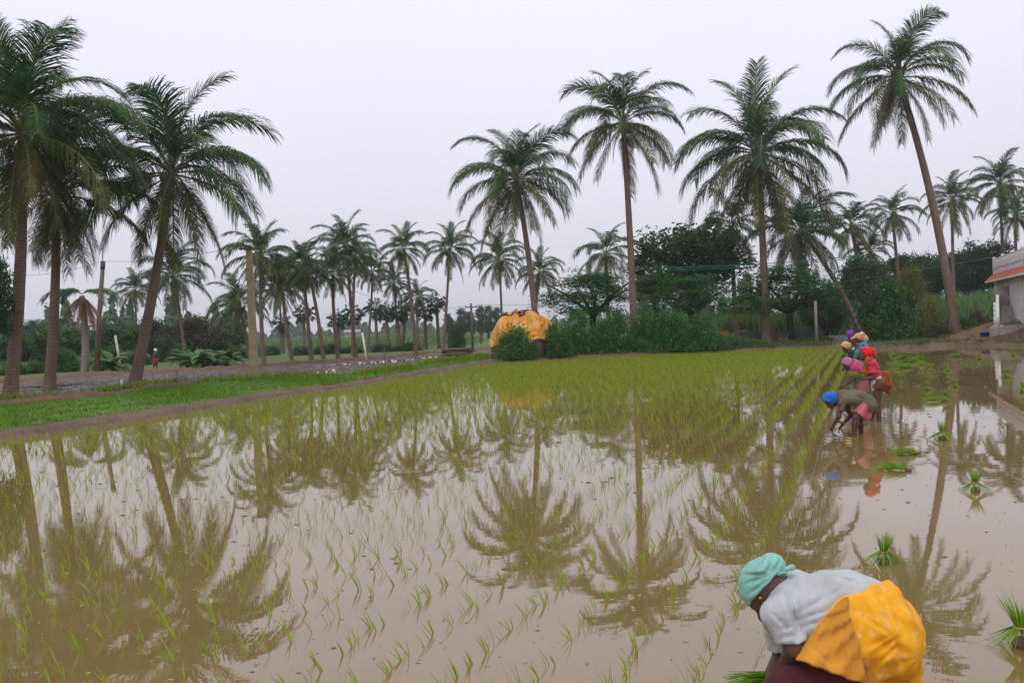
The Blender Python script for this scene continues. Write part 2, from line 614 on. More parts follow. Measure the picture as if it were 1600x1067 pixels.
tag(link('grass', np_mesh('grass', v, q, M['grass'])), 'bright short green grass covering the left bank', kind='stuff')
# weeds along the top edge of the bank
top = PX(grass_hi)
wp = []
r = np.random.default_rng(8)
for i in range(len(top) - 1):
    a, b = top[i], top[i + 1]
    n = int((b - a).length * 22)
    for k in range(n):
        t = r.random(); o = r.normal(0, 0.35)
        pp = a.lerp(b, t)
        if math.sin(pp.x * 0.9 + pp.y * 0.6) + r.normal(0, .5) < -0.35: continue
        wp.append((pp.x + o * 0.7, pp.y - 0.5 + 1.6 * o, G))
v, q = blades(np.array(wp), 0.30, 0.07, 0.7, 6, 2, spread=0.12)
tag(link('bank_weeds', np_mesh('bank_weeds', v, q, M['weed'])), 'taller yellow green weeds along the crest of the left bank', kind='stuff')
# tufts on the muddy edge of the far bank and on land behind
fp = PX([(770, 563), (900, 555), (1100, 547), (1300, 540), (1300, 530), (1100, 535), (770, 550)])
p = scatter(fp, 6000, 11, G)
v, q = blades(p, 0.22, 0.05, 0.6, 4, 2, spread=0.12)
tag(link('bank_undergrowth', np_mesh('bank_undergrowth', v, q, leafmat('undergrowth', (0.06, 0.11, 0.03), (0.12, 0.15, 0.04)))), 'dark low undergrowth on the far bank', kind='stuff')
cp = PX([(345, 548), (520, 548), (730, 541), (760, 533), (640, 524), (520, 527), (380, 533)])
p = scatter(cp, 16000, 12, G)
v, q = blades(p, 1.1, 0.28, 0.45, 3, 2, spread=0.4)
tag(link('far_crop', np_mesh('far_crop', v, q, M['crop'])), 'pale green standing crop beyond the far palms', kind='stuff')
cp = [dep(1440, 500, 74), dep(1570, 500, 74), dep(1590, 500, 100), dep(1420, 500, 100)]
p = scatter(cp, 3500, 13, G)
v, q = blades(p, 3.1, 0.16, 0.3, 3, 3, spread=0.2)
tag(link('sugarcane', np_mesh('sugarcane', v, q, M['cane'])), 'tall green sugarcane stand left of the house', kind='stuff')
cp = [dep(1120, 500, 76), dep(1330, 500, 76), dep(1340, 500, 92), dep(1110, 500, 92)]
p = scatter(cp, 2600, 14, G)
v, q = blades(p, 2.2, 0.18, 0.3, 3, 3, spread=0.2)
tag(link('tall_crop', np_mesh('tall_crop', v, q, M['cane'])), 'pale green crop seen behind the long grey wall', kind='stuff')

# courtyard mound by the house
EA = np.array([(p.x, p.y) for p in EDGE])
def court_h(x, y):
    d = math.hypot((x - 33) / 7.0, (y - 50.5) / 6.5)
    t = max(0, min(1, (1.25 - d) / 0.6))
    e = float(np.sqrt(((EA - (x, y)) ** 2).sum(1).min()))
    t *= max(0, min(1, (e - 0.6) / 3.0))
    return G - 0.012 + 0.98 * t * t * (3 - 2 * t)
nx, ny = 60, 50
x0, x1, y0, y1 = 18, 58, 44.5, 84
V = [(x0 + (x1 - x0) * i / nx, y0 + (y1 - y0) * j / ny, 0) for j in range(ny + 1) for i in range(nx + 1)]
V = [(x, y, court_h(x, y) + random.uniform(-.015, .015)) for x, y, z in V]
Fq = [(j * (nx + 1) + i, j * (nx + 1) + i + 1, (j + 1) * (nx + 1) + i + 1, (j + 1) * (nx + 1) + i) for j in range(ny) for i in range(nx)]
rp = [Vector(p) for p in ring(0.95, 0)]
cxy = np.array([[sum(V[k][0] for k in f) / 4, sum(V[k][1] for k in f) / 4, max(V[k][2] for k in f)] for f in Fq])
keep = (~in_poly(cxy[:, 0], cxy[:, 1], rp)) & (cxy[:, 2] > G + 0.004)
Fq = [f for f, k in zip(Fq, keep) if k]
used = sorted({k for f in Fq for k in f})
remap = {k: i for i, k in enumerate(used)}
V = [V[k] for k in used]
Fq = [tuple(remap[k] for k in f) for f in Fq]
me = bpy.data.meshes.new('courtyard_earth')
me.from_pydata(V, [], Fq)
me.materials.append(M['track'])
for pl in me.polygons: pl.use_smooth = True
tag(link('courtyard_earth', me), 'reddish brown earth rising to the house', kind='structure')
# ------------------------------------------------------------------ coconut palms
M['frond'] = leafmat('palm_leaflets', (0.028, 0.090, 0.036), (0.082, 0.145, 0.040), 0.33, rough=0.5, spec=0.16)
M['frond_old'] = leafmat('palm_leaflets_old', (0.16, 0.15, 0.036), (0.065, 0.115, 0.038), 0.3, rough=0.5, dead=(0.8, (0.16, 0.10, 0.05)))
M['frond_dead'] = leafmat('palm_leaflets_dead', (0.17, 0.095, 0.055), (0.21, 0.12, 0.06), 0.15, rough=0.8)
M['rachis'] = plain('palm_rib', (0.17, 0.17, 0.055), 0.55, 0.3, 3.0)
M['rachis_dead'] = plain('palm_rib_dry', (0.20, 0.12, 0.06), 0.7, 0.3, 3.0)
M['nut'] = plain('coconut_husk', (0.11, 0.13, 0.035), 0.5, 0.4, 5.0)
M['fibre'] = plain('palm_fibre', (0.17, 0.10, 0.065), 0.95, 0.4, 14.0, 0.8, 0.03)
def trunkmat(name, a, b):
    m = NT(name)
    band = m.n('ShaderNodeTexWave', wave_type='BANDS', bands_direction='Z')
    band.inputs['Scale'].default_value = 2.6
    band.inputs['Distortion'].default_value = 7.0
    band.inputs['Detail'].default_value = 3.0
    tcn = m.n('ShaderNodeTexCoord')
    m.l(tcn.outputs['Object'], band.inputs['Vector'])
    f = m.noise(1.5, 6.0)
    g = m.noise(18.0, 4.0)
    c = m.ramp(f, [(0.3, a), (0.7, b)])
    c = m.mixc(0.22, c, m.ramp(band.outputs['Fac'], [(0.2, tuple(x * 0.55 for x in a)), (0.6, tuple(x * 1.25 for x in b))]))
    c = m.mixc(0.25, c, m.ramp(g, [(0.35, tuple(x * 0.5 for x in a)), (0.65, tuple(x * 1.4 for x in b))]))
    return m.done(m.bsdf(c, 0.9, m.bump(band.outputs['Fac'], 0.5, 0.02), 0.2))
M['ptrunk'] = trunkmat('palm_bark', (0.125, 0.085, 0.062), (0.235, 0.17, 0.13))
M['ptrunk_pale'] = trunkmat('palm_bark_pale', (0.20, 0.17, 0.14), (0.30, 0.26, 0.22))

def frond_mesh(name, elev, curl, seed, n, w, mats, leaf_len=0.25, ragged=0.05, hang=0.6):
    r = np.random.default_rng(seed)
    NS = 14
    sway = r.normal(0, 0.22)
    P = [np.zeros(3)]
    Ts = []
    for i in range(NS):
        s = (i + 0.5) / NS
        a = elev - curl * s ** 1.5
        yaw = sway * s
        t = np.array([math.cos(a) * math.cos(yaw), math.cos(a) * math.sin(yaw), math.sin(a)])
        Ts.append(t)
        P.append(P[-1] + t / NS)
    P = np.array(P); Ts = np.array(Ts + [Ts[-1]])
    V, Q, MI = [], [], []
    # rib: three sided tapering tube
    for i in range(NS + 1):
        t = Ts[i]
        side = np.cross(t, [0, 0, 1.0]); side /= np.linalg.norm(side) + 1e-9
        up = np.cross(side, t)
        rr = 0.0105 * (1 - i / NS) ** 0.8 + 0.0016
        V += [P[i] + side * rr, P[i] + up * rr * 0.8, P[i] - side * rr, P[i] - up * rr * 0.7]
    for i in range(NS):
        for k in range(4):
            Q.append((i * 4 + k, i * 4 + (k + 1) % 4, i * 4 + 4 + (k + 1) % 4, i * 4 + 4 + k)); MI.append(1)
    tw = r.normal(0, 0.25)                                # the blade twists along its length
    for sd in (-1, 1):
        for i in range(n):
            s = 0.13 + 0.86 * (i + r.uniform(-.3, .3)) / n
            s = min(max(s, 0.1), 0.995)
            if r.random() < ragged: continue
            x = s * NS; k = int(x); fr = x - k
            p = P[k] * (1 - fr) + P[min(k + 1, NS)] * fr
            t = Ts[k]
            side = np.cross(t, [0, 0, 1.0]); side /= np.linalg.norm(side) + 1e-9
            up = np.cross(side, t)
            ca, sa = math.cos(tw * s), math.sin(tw * s)
            side, up = side * ca + up * sa, up * ca - side * sa
            ll = leaf_len * (math.sin(math.pi * (0.16 + 0.70 * s)) ** 0.7) * r.uniform(0.8, 1.12)
            d = side * sd * 0.68 + t * (0.62 + 0.5 * s) + up * (0.14 + r.normal(0, 0.10))
            d /= np.linalg.norm(d)
            g = np.array([0, 0, -1.0])
            d2 = d + g * hang * r.uniform(0.6, 1.2); d2 /= np.linalg.norm(d2)
            d3 = d2 + g * hang * 1.3 * r.uniform(0.6, 1.3); d3 /= np.linalg.norm(d3)
            p1 = p + d * ll * 0.34
            p2 = p1 + d2 * ll * 0.36
            p3 = p2 + d3 * ll * 0.30
            wv = t * w * 0.5
            b = len(V)
            V += [p - wv * 0.7, p + wv * 0.7, p1 - wv, p1 + wv, p2 - wv * 0.75, p2 + wv * 0.75, p3 - wv * 0.12, p3 + wv * 0.12]
            Q += [(b, b + 1, b + 3, b + 2), (b + 2, b + 3, b + 5, b + 4), (b + 4, b + 5, b + 7, b + 6)]
            MI += [0, 0, 0]
    return np_mesh(name, V, Q, mats, mi=MI)

ELEVS = [(86, 58), (66, 100), (52, 110), (38, 108), (24, 100), (8, 86), (-10, 66), (-30, 48), (-54, 28)]
LIB = {}
for lod, (n, w) in {'near': (96, 0.0112), 'mid': (56, 0.018)}.items():
    LIB[lod] = []
    for i, (el, cu) in enumerate(ELEVS):
        row = []
        for sdn in range(3 if lod == 'near' else 2):
            mats = [M['frond'], M['rachis']] if i < 6 else [M['frond_old'], M['rachis']]
            row.append(frond_mesh('frond', RAD(el), RAD(cu * random.uniform(0.85, 1.2)), 100 * i + sdn, n, w, mats,
                                  leaf_len=0.285 if i > 0 else 0.25, ragged=0.06 if i < 6 else 0.15, hang=0.30 + 0.10 * i))
        LIB[lod].append(row)
    LIB[lod + '_dead'] = [frond_mesh('dry_frond', RAD(-58), RAD(28), 900 + k, n, w, [M['frond_dead'], M['rachis_dead']], ragged=0.35, hang=0.9) for k in range(2)]

def bezier(a, b, c, n):
    return [a * (1 - t) ** 2 + b * 2 * t * (1 - t) + c * t * t for t in [i / n for i in range(n + 1)]]

def nut_bunch(k):
    mb = MB(); r = random.Random(k)
    for _ in range(9):
        a = r.uniform(0, 6.28)
        mb.ball((0.16 * math.cos(a) * r.random(), 0.16 * math.sin(a) * r.random(), r.uniform(-0.3, 0.05)), (0.095, 0.095, 0.12), 7, 5)
    return mb.mesh('coconut_bunch', M['nut'], True)
NUTS = [nut_bunch(k) for k in range(3)]
def spathe_mesh(k):
    mb = MB(); r = random.Random(k)
    for _ in range(26):                                   # ragged strips of brown fibre round the heart of the crown
        a = r.uniform(0, 6.28); rr = r.uniform(0.05, 0.28); h = r.uniform(0.35, 0.9)
        p = Vector((rr * math.cos(a), rr * math.sin(a), r.uniform(-0.5, 0.1)))
        q = p + Vector((r.uniform(-.25, .25) + 0.25 * math.cos(a), r.uniform(-.25, .25) + 0.25 * math.sin(a), h))
        mb.tube([p, p.lerp(q, 0.55) + Vector((0, 0, .05)), q], [0.05, 0.065, 0.01], 5)
    return mb.mesh('fibre_sheath', M['fibre'], True)
SPATHE = [spathe_mesh(k) for k in range(2)]

def palm(base, crown, r_px, label, D=None, bend=0.0, nfr=30, lod='mid', r0=0.20, dead=0, nuts=2, fibre=False, seed=0, trunk='ptrunk', name='coconut_palm', group=None, upright=0.0, bendz=0.5, base_z=None, skirt=1.0):
    r = random.Random(seed * 31 + int(base[0]))
    z = G if base_z is None else base_z
    if D is None:
        b = at(base[0], base[1], z)
    else:
        b = dep(base[0], base[1], D); b.z = z
    c = dep(crown[0], crown[1], b.y + r.uniform(-.4, .4))
    R = r_px * b.y / F_PX
    root = empty(name, b)
    H = c - b
    mid = H * bendz + Vector((bend, 0, 0))
    pts = bezier(Vector((0, 0, -0.15)), mid, H, 40)
    rad = []
    for i in range(41):
        t = i / 40
        rr = r0 * (1.0 - 0.38 * t) * (1 + 0.5 * math.exp(-t * 20)) * (1 + r.uniform(-.025, .025))
        rad.append(rr)
    mb = MB().tube(pts, rad, 12)
    mb.build('trunk', M[trunk], root, True)
    top = H
    for i in range(nfr):
        t = (i + 0.5) / nfr
        k = min(8, int((t ** 0.88) * 9 * skirt + r.uniform(-.35, .35) - upright))
        k = max(0, min(8, k))
        lib = LIB[lod][k]
        me = lib[r.randrange(len(lib))]
        az = i * 2.39996 + r.uniform(-.25, .25)
        s = R * r.uniform(0.80, 1.06) * (1.0 if k < 7 else (0.76 if b.x < -10 else 0.95)) / (0.80 if k > 0 else 0.92)
        link('frond', me, root, top + Vector((0.09 * math.cos(az), 0.09 * math.sin(az), 0.22 - 0.5 * t)), (r.uniform(-.12, .12), r.uniform(-.08, .08), az), (s, s, s))
    for i in range(dead):
        lib = LIB[lod + '_dead']
        az = r.uniform(0, 6.28)
        s = R * r.uniform(0.5, 0.75)
        link('dry_frond', lib[i % 2], root, top + Vector((0.1 * math.cos(az), 0.1 * math.sin(az), -0.35)), (0, 0.1, az), (s, s, s))
    for i in range(nuts):
        az = r.uniform(0, 6.28)
        link('coconut_bunch', NUTS[i % 3], root, top + Vector((0.3 * math.cos(az), 0.3 * math.sin(az), -0.35)), (0, 0, az), (1.1, 1.1, 1.1))
    if fibre:
        link('fibre_sheath', SPATHE[seed % 2], root, top + Vector((0, -0.1, 0.15)), (0, 0, seed), (1.2, 1.2, 1.2))
    tag(root, label, 'palm', group)
    return root

GB = 'palms along the left bank'
GM = 'tall palms behind the far bank'
GF = 'palms at the far side of the ploughed plot'
GR = 'small palms on the right horizon'
palm((14, 622), (34, 205), 190, 'tall coconut palm at the left edge of frame, its crown cut by the top', bend=0.35, nfr=37, lod='near', r0=0.24, dead=4, seed=1, group=GB, nuts=4)
palm((76, 609), (88, 300), 135, 'shaggy dark coconut palm just right of the leftmost trunk, hanging fronds', bend=0.2, nfr=33, lod='near', r0=0.23, dead=6, seed=2, group=GB, skirt=1.05)
palm((208, 601), (268, 268), 162, 'leaning coconut palm with a full crown at left, between two shaggy palms and concrete pole', bend=0.25, nfr=30, lod='near', r0=0.24, dead=3, seed=3, group=GB, nuts=4)
palm((841, 556), (806, 278), 96, 'coconut palm with dense crown rising beside the yellow covered haystack', bend=0.35, nfr=31, lod='near', r0=0.22, dead=4, seed=4, group=GM)
palm((992, 551), (973, 190), 98, 'slender tall coconut palm with bare straight trunk above the bushes', D=56, bend=0.15, nfr=27, lod='near', r0=0.25, dead=2, seed=5, group=GM, nuts=4)
palm((1198, 536), (1184, 238), 132, 'widest coconut palm, spreading brown-tinged crown before the long grey wall', bend=0.1, nfr=32, lod='near', r0=0.29, dead=7, fibre=True, seed=6, group=GM, nuts=3)
palm((1493, 519), (1402, 118), 98, 'tallest palm at right, with a strongly curved leaning trunk', D=57, bend=0.85, nfr=28, lod='near', r0=0.29, dead=3, fibre=True, seed=7, group=GM, nuts=3, base_z=0.3)
palm((1345, 512), (1252, 362), 80, 'half hidden palm leaning left behind the widest palm', D=72, bend=0.9, nfr=34, lod='mid', r0=0.25, dead=3, seed=8, group=GM)
palm((952, 525), (946, 396), 50, 'pale palm crown rising out of the layered trees left of slender trunk', D=80, nfr=24, lod='mid', r0=0.2, seed=9, group=GM)
palm((1150, 520), (1142, 352), 62, 'drooping palm behind the dark tree and the widest palm', D=74, nfr=24, lod='mid', r0=0.22, dead=5, seed=10, group=GM, skirt=1.25)
palm((1352, 515), (1330, 352), 48, 'hazy palm just left of the red flowering bush, among dark trees', D=84, nfr=28, lod='mid', r0=0.22, seed=11, group=GR, bend=0.3)
palm((1375, 515), (1360, 392), 36, 'lower hazy palm behind the red flowering bush', D=86, nfr=24, lod='mid', r0=0.2, seed=12, group=GR)
palm((1412, 515), (1394, 334), 42, 'small palm standing left of the curved trunk', D=88, nfr=28, lod='mid', r0=0.2, seed=13, group=GR)
palm((1491, 510), (1487, 312), 46, 'small upright palm just right of the curved trunk', D=92, nfr=30, lod='mid', r0=0.2, seed=14, group=GR)
palm((1572, 508), (1562, 288), 52, 'small palm above the house, the taller of two', D=94, nfr=30, lod='mid', r0=0.2, seed=15, group=GR)
palm((1590, 508), (1586, 336), 40, 'lower palm at the right edge behind the house', D=90, nfr=28, lod='mid', r0=0.2, seed=16, group=GR)
# far side of the ploughed plot, left to right
far = [((214, 560), (211, 452), 34, 90, 'small palm seen left of the leaning trunk'),
       ((290, 566), (270, 430), 58, None, 'bushy palm right of the leaning trunk, brown fronds below'),
       ((413, 573), (408, 398), 58, None, 'palm directly behind the concrete pole'),
       ((391, 562), (374, 474), 50, None, 'low palm left of the concrete pole foot'),
       ((438, 549), (436, 452), 48, None, 'low shaggy palm right of the concrete pole'),
       ((457, 566), (440, 430), 40, None, 'dark palm between the concrete pole and twin trunks'),
       ((487, 565), (472, 412), 42, None, 'left palm of the twin trunks that lean apart'),
       ((506, 566), (482, 424), 38, None, 'right palm of the twin trunks that lean apart'),
       ((529, 563), (520, 428), 42, None, 'lower palm left of the tallest far palm'),
       ((556, 560), (540, 384), 50, None, 'tallest palm of the far row, dense crown'),
       ((573, 548), (582, 424), 36, None, 'narrow palm right of the tallest far palm'),
       ((552, 556), (556, 400), 40, None, 'second crown crowding the tallest far palm'),
       ((622, 545), (616, 442), 30, None, 'small palm left of the slim one near bright green plot'),
       ((650, 557), (631, 388), 38, None, 'slim palm with clean crown above the bright green plot'),
       ((656, 546), (652, 464), 28, None, 'short palm behind the bright green plot'),
       ((693, 547), (703, 388), 42, None, 'palm with reddish trunk beside the woodpile'),
       ((784, 540), (779, 404), 45, None, 'palm just left of the haystack palm crown'),
       ((836, 540), (843, 424), 38, None, 'small palm right of the haystack palm trunk')]
for i, (b, c, rp, D, lab) in enumerate(far):
    palm(b, c, rp, lab, D=D, nfr=30, lod='mid', r0=0.145, seed=20 + i, nuts=1, dead=1 if i % 2 else 3, group=GF, bend=0.25 * math.sin(i * 2.1))

# dying palm with only a few collapsed fronds
def dying(base, crown, rp, label):
    b = at(base[0], base[1], G)
    c = dep(crown[0], crown[1], b.y)
    R = rp * b.y / F_PX
    root = empty('dying_palm', b)
    H = c - b
    MB().tube(bezier(Vector((0, 0, -.1)), H * 0.5 + Vector((0.25, 0, 0)), H, 20), [0.26 * (1 - 0.02 * i) for i in range(21)], 10).build('trunk', M['ptrunk_pale'], root, True)
    for i in range(22):
        s = R * random.uniform(0.9, 1.35)
        link('dry_frond', LIB['mid_dead'][i % 2], root, H, (0, random.uniform(-.45, .1), i * 0.7), (s * 0.9, s * 0.9, s))
    for i, az in enumerate((0.1, 0.6, 2.7, 3.1, 3.6, 5.9, 4.6)):
        s = R * 1.35
        link('frond', LIB['mid'][4][i % 2], root, H + Vector((0, 0, 0.1)), (0, 0, az), (s, s, s))
    tag(root, label, 'palm')
dying((132, 584), (128, 462), 48, 'dying palm with collapsed brown fronds and a pale trunk, left')

# fan palms standing in a group far back
M['fan'] = leafmat('fan_leaves', (0.04, 0.075, 0.038), (0.06, 0.09, 0.042), 0.2)
def fan_mesh(seed):
    r = np.random.default_rng(seed)
    V, Q = [], []
    for _ in range(90):                                   # fan leaves on short stalks all round
        d = r.normal(0, 1, 3); d[2] = d[2] * 0.8 + 0.15; d /= np.linalg.norm(d)
        c = d * r.uniform(0.25, 0.7)
        s = np.cross(d, [0, 0, 1.0]); s /= np.linalg.norm(s) + 1e-9
        u = np.cross(s, d)
        for k in range(11):
            a = (k - 5) * 0.27
            e = d * math.cos(a) + (s * math.cos(0.4) + u * math.sin(0.4)) * math.sin(a)
            q = np.cross(e, d + u * 0.3); q /= np.linalg.norm(q) + 1e-9
            tip = c + e * 0.31 - np.array([0, 0, .05])
            m = c + e * 0.2
            w = 0.019
            b = len(V)
            V += [c - q * 0.004, c + q * 0.004, m - q * w, m + q * w, tip - q * 0.004, tip + q * 0.004]
            Q += [(b, b + 1, b + 3, b + 2), (b + 2, b + 3, b + 5, b + 4)]
    return np_mesh('fan_crown', V, Q, M['fan'])
FANS = [fan_mesh(k) for k in range(3)]
fans = [((475, 548), (475, 490), 19, 'fan palm seen between the twin leaning trunks'),
        ((443, 552), (441, 505), 18, 'fan palm just right of the shaggy low palm'),
        ((531, 547), (528, 500), 19, 'fan palm under the lower palm left of tallest'),
        ((552, 548), (552, 492), 20, 'fan palm directly behind the tallest far palm trunk'),
        ((590, 545), (586, 482), 20, 'leftmost fan palm of the tight cluster right of white pole'),
        ((608, 549), (603, 489), 19, 'second fan palm of the tight cluster right of white pole'),
        ((625, 547), (620, 488), 20, 'third fan palm of the tight cluster, behind slim palm'),
        ((628, 546), (634, 484), 18, 'rightmost fan palm of the tight cluster'),
        ((666, 545), (664, 490), 18, 'fan palm standing right of the slim palm'),
        ((686, 544), (682, 474), 19, 'tallest fan palm, left of the reddish trunk')]
for i, (b, c, rp, lab) in enumerate(fans):
    bb = at(b[0], b[1], G)
    cc = dep(c[0], c[1], bb.y)
    R = rp * bb.y / F_PX
    root = empty('fan_palm', bb)
    MB().tube(bezier(Vector((0, 0, -.1)), (cc - bb) * 0.5, cc - bb, 10), [0.2 * (1 - 0.03 * k) for k in range(11)], 8).build('trunk', M['ptrunk'], root, True)
    link('crown', FANS[i % 3], root, cc - bb, (0, 0, i * 1.3), R * 1.12)
    tag(root, lab, 'fan palm', 'fan palms beyond the plot')

# ------------------------------------------------------------------ broadleaf trees and bushes
def crown_mesh(seed, kind='round', nclump=70, per=80, leaf=0.06, aspect=0.55):
    r = np.random.default_rng(seed)
    cl = r.normal(0, 1, (nclump, 3)); cl /= np.linalg.norm(cl, axis=1)[:, None]
    if kind == 'round':
        cl *= (r.uniform(0.3, 1.2, nclump) ** 0.7 * 0.82)[:, None] * np.array([1.05, 1.05, 0.95])
        cl[:, 2] = np.where(cl[:, 2] < -0.5, -cl[:, 2] * 0.6, cl[:, 2])
        sig = np.array([0.14, 0.14, 0.10])[None] * r.uniform(0.55, 1.25, (nclump, 1))
    elif kind == 'layer':                                   # flat tiers on spreading limbs
        a = r.uniform(0, 2 * np.pi, nclump); rr = np.sqrt(r.uniform(0.02, 1, nclump)) * 0.85
        tier = r.integers(0, 5, nclump)
        zz = np.array([-0.45, -0.15, 0.15, 0.42, 0.68])[tier] - 0.2 * rr + r.normal(0, 0.11, nclump)
        sh = np.array([0.9, 1.0, 0.9, 0.7, 0.45])[tier]
        cl = np.stack([np.cos(a) * rr * sh, np.sin(a) * rr * sh, zz], 1)
        sig = np.tile([0.15, 0.15, 0.06], (nclump, 1))
    elif kind == 'bush':
        cl[:, 2] = np.abs(cl[:, 2])
        cl *= (r.uniform(0.25, 1.22, nclump) ** 0.7 * 0.82)[:, None]
        cl[:, 2] = cl[:, 2] * 1.0
        sig = np.array([0.14, 0.14, 0.12])[None] * r.uniform(0.55, 1.25, (nclump, 1))
    elif kind == 'tall':
        a = r.uniform(0, 2 * np.pi, nclump); zz = r.uniform(-0.9, 0.95, nclump)
        rr = np.sqrt(r.random(nclump)) * 0.8 * np.sqrt(np.maximum(0.05, 1 - zz ** 2))
        cl = np.stack([np.cos(a) * rr, np.sin(a) * rr, zz], 1)
        sig = np.tile([0.2, 0.2, 0.07], (nclump, 1))
    C = np.repeat(cl, per, 0) + r.normal(0, 1, (nclump * per, 3)) * np.repeat(sig, per, 0)
    if kind == 'bush': C[:, 2] = np.abs(C[:, 2])
    k = len(C)
    nrm = r.normal(0, 1, (k, 3)); nrm[:, 2] = np.abs(nrm[:, 2]) + 0.5
    nrm /= np.linalg.norm(nrm, axis=1)[:, None]
    u = np.cross(nrm, r.normal(0, 1, (k, 3))); u /= np.linalg.norm(u, axis=1)[:, None]
    v = np.cross(nrm, u)
    s = leaf * r.uniform(0.55, 1.25, k)[:, None]
    V = np.stack([C - u * s, C - v * s * aspect, C + u * s, C + v * s * aspect], 1).reshape(-1, 3)
    Q = (np.arange(k) * 4)[:, None] + np.array([[0, 1, 2, 3]])
    return V, Q
CR = {'round': [crown_mesh(50 + k, 'round', 95, 140, 0.046) for k in range(4)],
      'layer': [crown_mesh(60 + k, 'layer', 120, 90, 0.036, 0.45) for k in range(3)],
      'bush': [crown_mesh(70 + k, 'bush', 80, 110, 0.046) for k in range(4)],
      'tall': [crown_mesh(80 + k, 'tall', 60, 55, 0.085) for k in range(2)]}
TREEMATS = {
    'dark': leafmat('leaves_dark', (0.036, 0.088, 0.034), (0.065, 0.13, 0.04), 0.25, rough=0.6),
    'mid': leafmat('leaves_mid', (0.06, 0.13, 0.034), (0.085, 0.15, 0.038), 0.25),
    'fresh': leafmat('leaves_fresh', (0.06, 0.17, 0.032), (0.09, 0.20, 0.038), 0.3),
    'brown': leafmat('leaves_reddish', (0.042, 0.10, 0.036), (0.075, 0.14, 0.045), 0.28, dead=(0.93, (0.14, 0.055, 0.035))),
    'olive': leafmat('leaves_olive', (0.10, 0.10, 0.045), (0.12, 0.12, 0.05), 0.2),
    'yellow': leafmat('leaves_yellow', (0.17, 0.20, 0.03), (0.20, 0.20, 0.035), 0.3),
    'feather': leafmat('leaves_feathery', (0.045, 0.155, 0.036), (0.10, 0.23, 0.05), 0.32),
    'flower': leafmat('leaves_with_red_flowers', (0.036, 0.105, 0.033), (0.06, 0.15, 0.04), 0.25, dead=(0.975, (0.55, 0.03, 0.02))),
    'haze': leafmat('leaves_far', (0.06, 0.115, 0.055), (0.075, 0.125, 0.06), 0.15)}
CRM = {}
def crown_data(kind, var, matk):
    key = (kind, var, matk)
    if key not in CRM:
        CRM[key] = np_mesh('crown', *CR[kind][var], TREEMATS[matk])
    return CRM[key]
M['bark'] = plain('tree_bark', (0.085, 0.065, 0.05), 0.95, 0.4, 8.0, 0.6, 0.02, stretch=(1, 1, 0.25))
TREE_N = [0]
def tree(cpx, rw, rh, D, label, mat='mid', kind='round', cat='tree', name='broadleaf_tree', group=None, base_x=None, depth=None, z0=G):
    i = TREE_N[0]; TREE_N[0] += 1
    r = random.Random(400 + i)
    c = dep(cpx[0], cpx[1], D)
    Rw, Rh = rw * D / F_PX, rh * D / F_PX
    bx = c.x if base_x is None else dep(base_x, cpx[1], D).x
    root = empty(name, (bx, D, z0))
    base = Vector((bx, D, z0))
    if kind == 'bush':
        cc = Vector((c.x - bx, 0, 0.02)); sz = (Rw, depth or Rw, max(0.3, c.z + Rh - z0))
    else:
        cc = c - base; sz = (Rw, depth or Rw, Rh)
    mb = MB()
    tr = max(0.05, 0.045 * (c.z - z0 + Rh)) if kind != 'bush' else 0.05
    if kind == 'bush':
        for k in range(5):
            a = k * 1.26 + r.random()
            mb.tube([(cc.x * 0 , 0, -0.05), (0.25 * sz[0] * math.cos(a), 0.25 * sz[1] * math.sin(a), sz[2] * 0.35), (0.5 * sz[0] * math.cos(a), 0.5 * sz[1] * math.sin(a), sz[2] * 0.7)], [tr, tr * .7, tr * .3], 5)
    else:
        fork = Vector((cc.x * 0.4, 0, max(0.3, cc.z - Rh * 0.75)))
        mb.tube([(0, 0, -0.1), fork * 0.5 + Vector((r.uniform(-.1, .1), 0, 0)), fork], [tr * 1.35, tr, tr * 0.85], 8)
        for k in range(7):
            a = k * 0.9 + r.random()
            tip = cc + Vector((Rw * 0.7 * math.cos(a), sz[1] * 0.7 * math.sin(a), Rh * r.uniform(-.2, .6)))
            mb.tube([fork - Vector((0, 0, .05)), fork.lerp(tip, 0.5) + Vector((0, 0, 0.1 * Rh)), tip], [tr * 0.6, tr * 0.4, tr * 0.12], 6)
    mb.build('trunk', M['bark'], root, True)
    link('crown', crown_data(kind, i % len(CR[kind]), mat), root, cc, (0, 0, r.uniform(0, 6.28)), sz)
    tag(root, label, cat, group)
    return root

# left: trees and bushes behind the ploughed plot
GL = 'trees behind the ploughed plot'
tree((-22, 470), 42, 95, 30, 'dark leafy branches intruding at the left edge', 'dark', base_x=-40)
tree((18, 548), 34, 34, 62, 'dark low tree behind the leftmost trunk', 'mid', group=GL)
tree((66, 546), 40, 36, 66, 'rounded green tree between the two left trunks', 'mid', group=GL)
tree((112, 540), 36, 34, 74, 'green tree behind the dying palm', 'mid', group=GL)
tree((100, 565), 30, 22, 60, 'fresh green bush left of the dying palm', 'fresh', 'bush', 'bush', 'bush', group=GL)
tree((178, 530), 40, 34, 82, 'grey green tree behind the white leaning post', 'mid', group=GL)
tree((168, 560), 30, 22, 64, 'leafy bush at the foot of the bare pole', 'fresh', 'bush', 'bush', 'bush', group=GL)
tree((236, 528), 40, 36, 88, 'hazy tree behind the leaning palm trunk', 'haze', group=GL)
tree((300, 523), 44, 36, 86, 'olive brown rounded tree right of the leaning palm', 'olive', group=GL)
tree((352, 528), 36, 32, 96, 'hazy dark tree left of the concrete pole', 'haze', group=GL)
tree((262, 548), 30, 22, 78, 'low dark bush behind the walking person', 'dark', 'bush', 'bush', 'bush', group=GL)
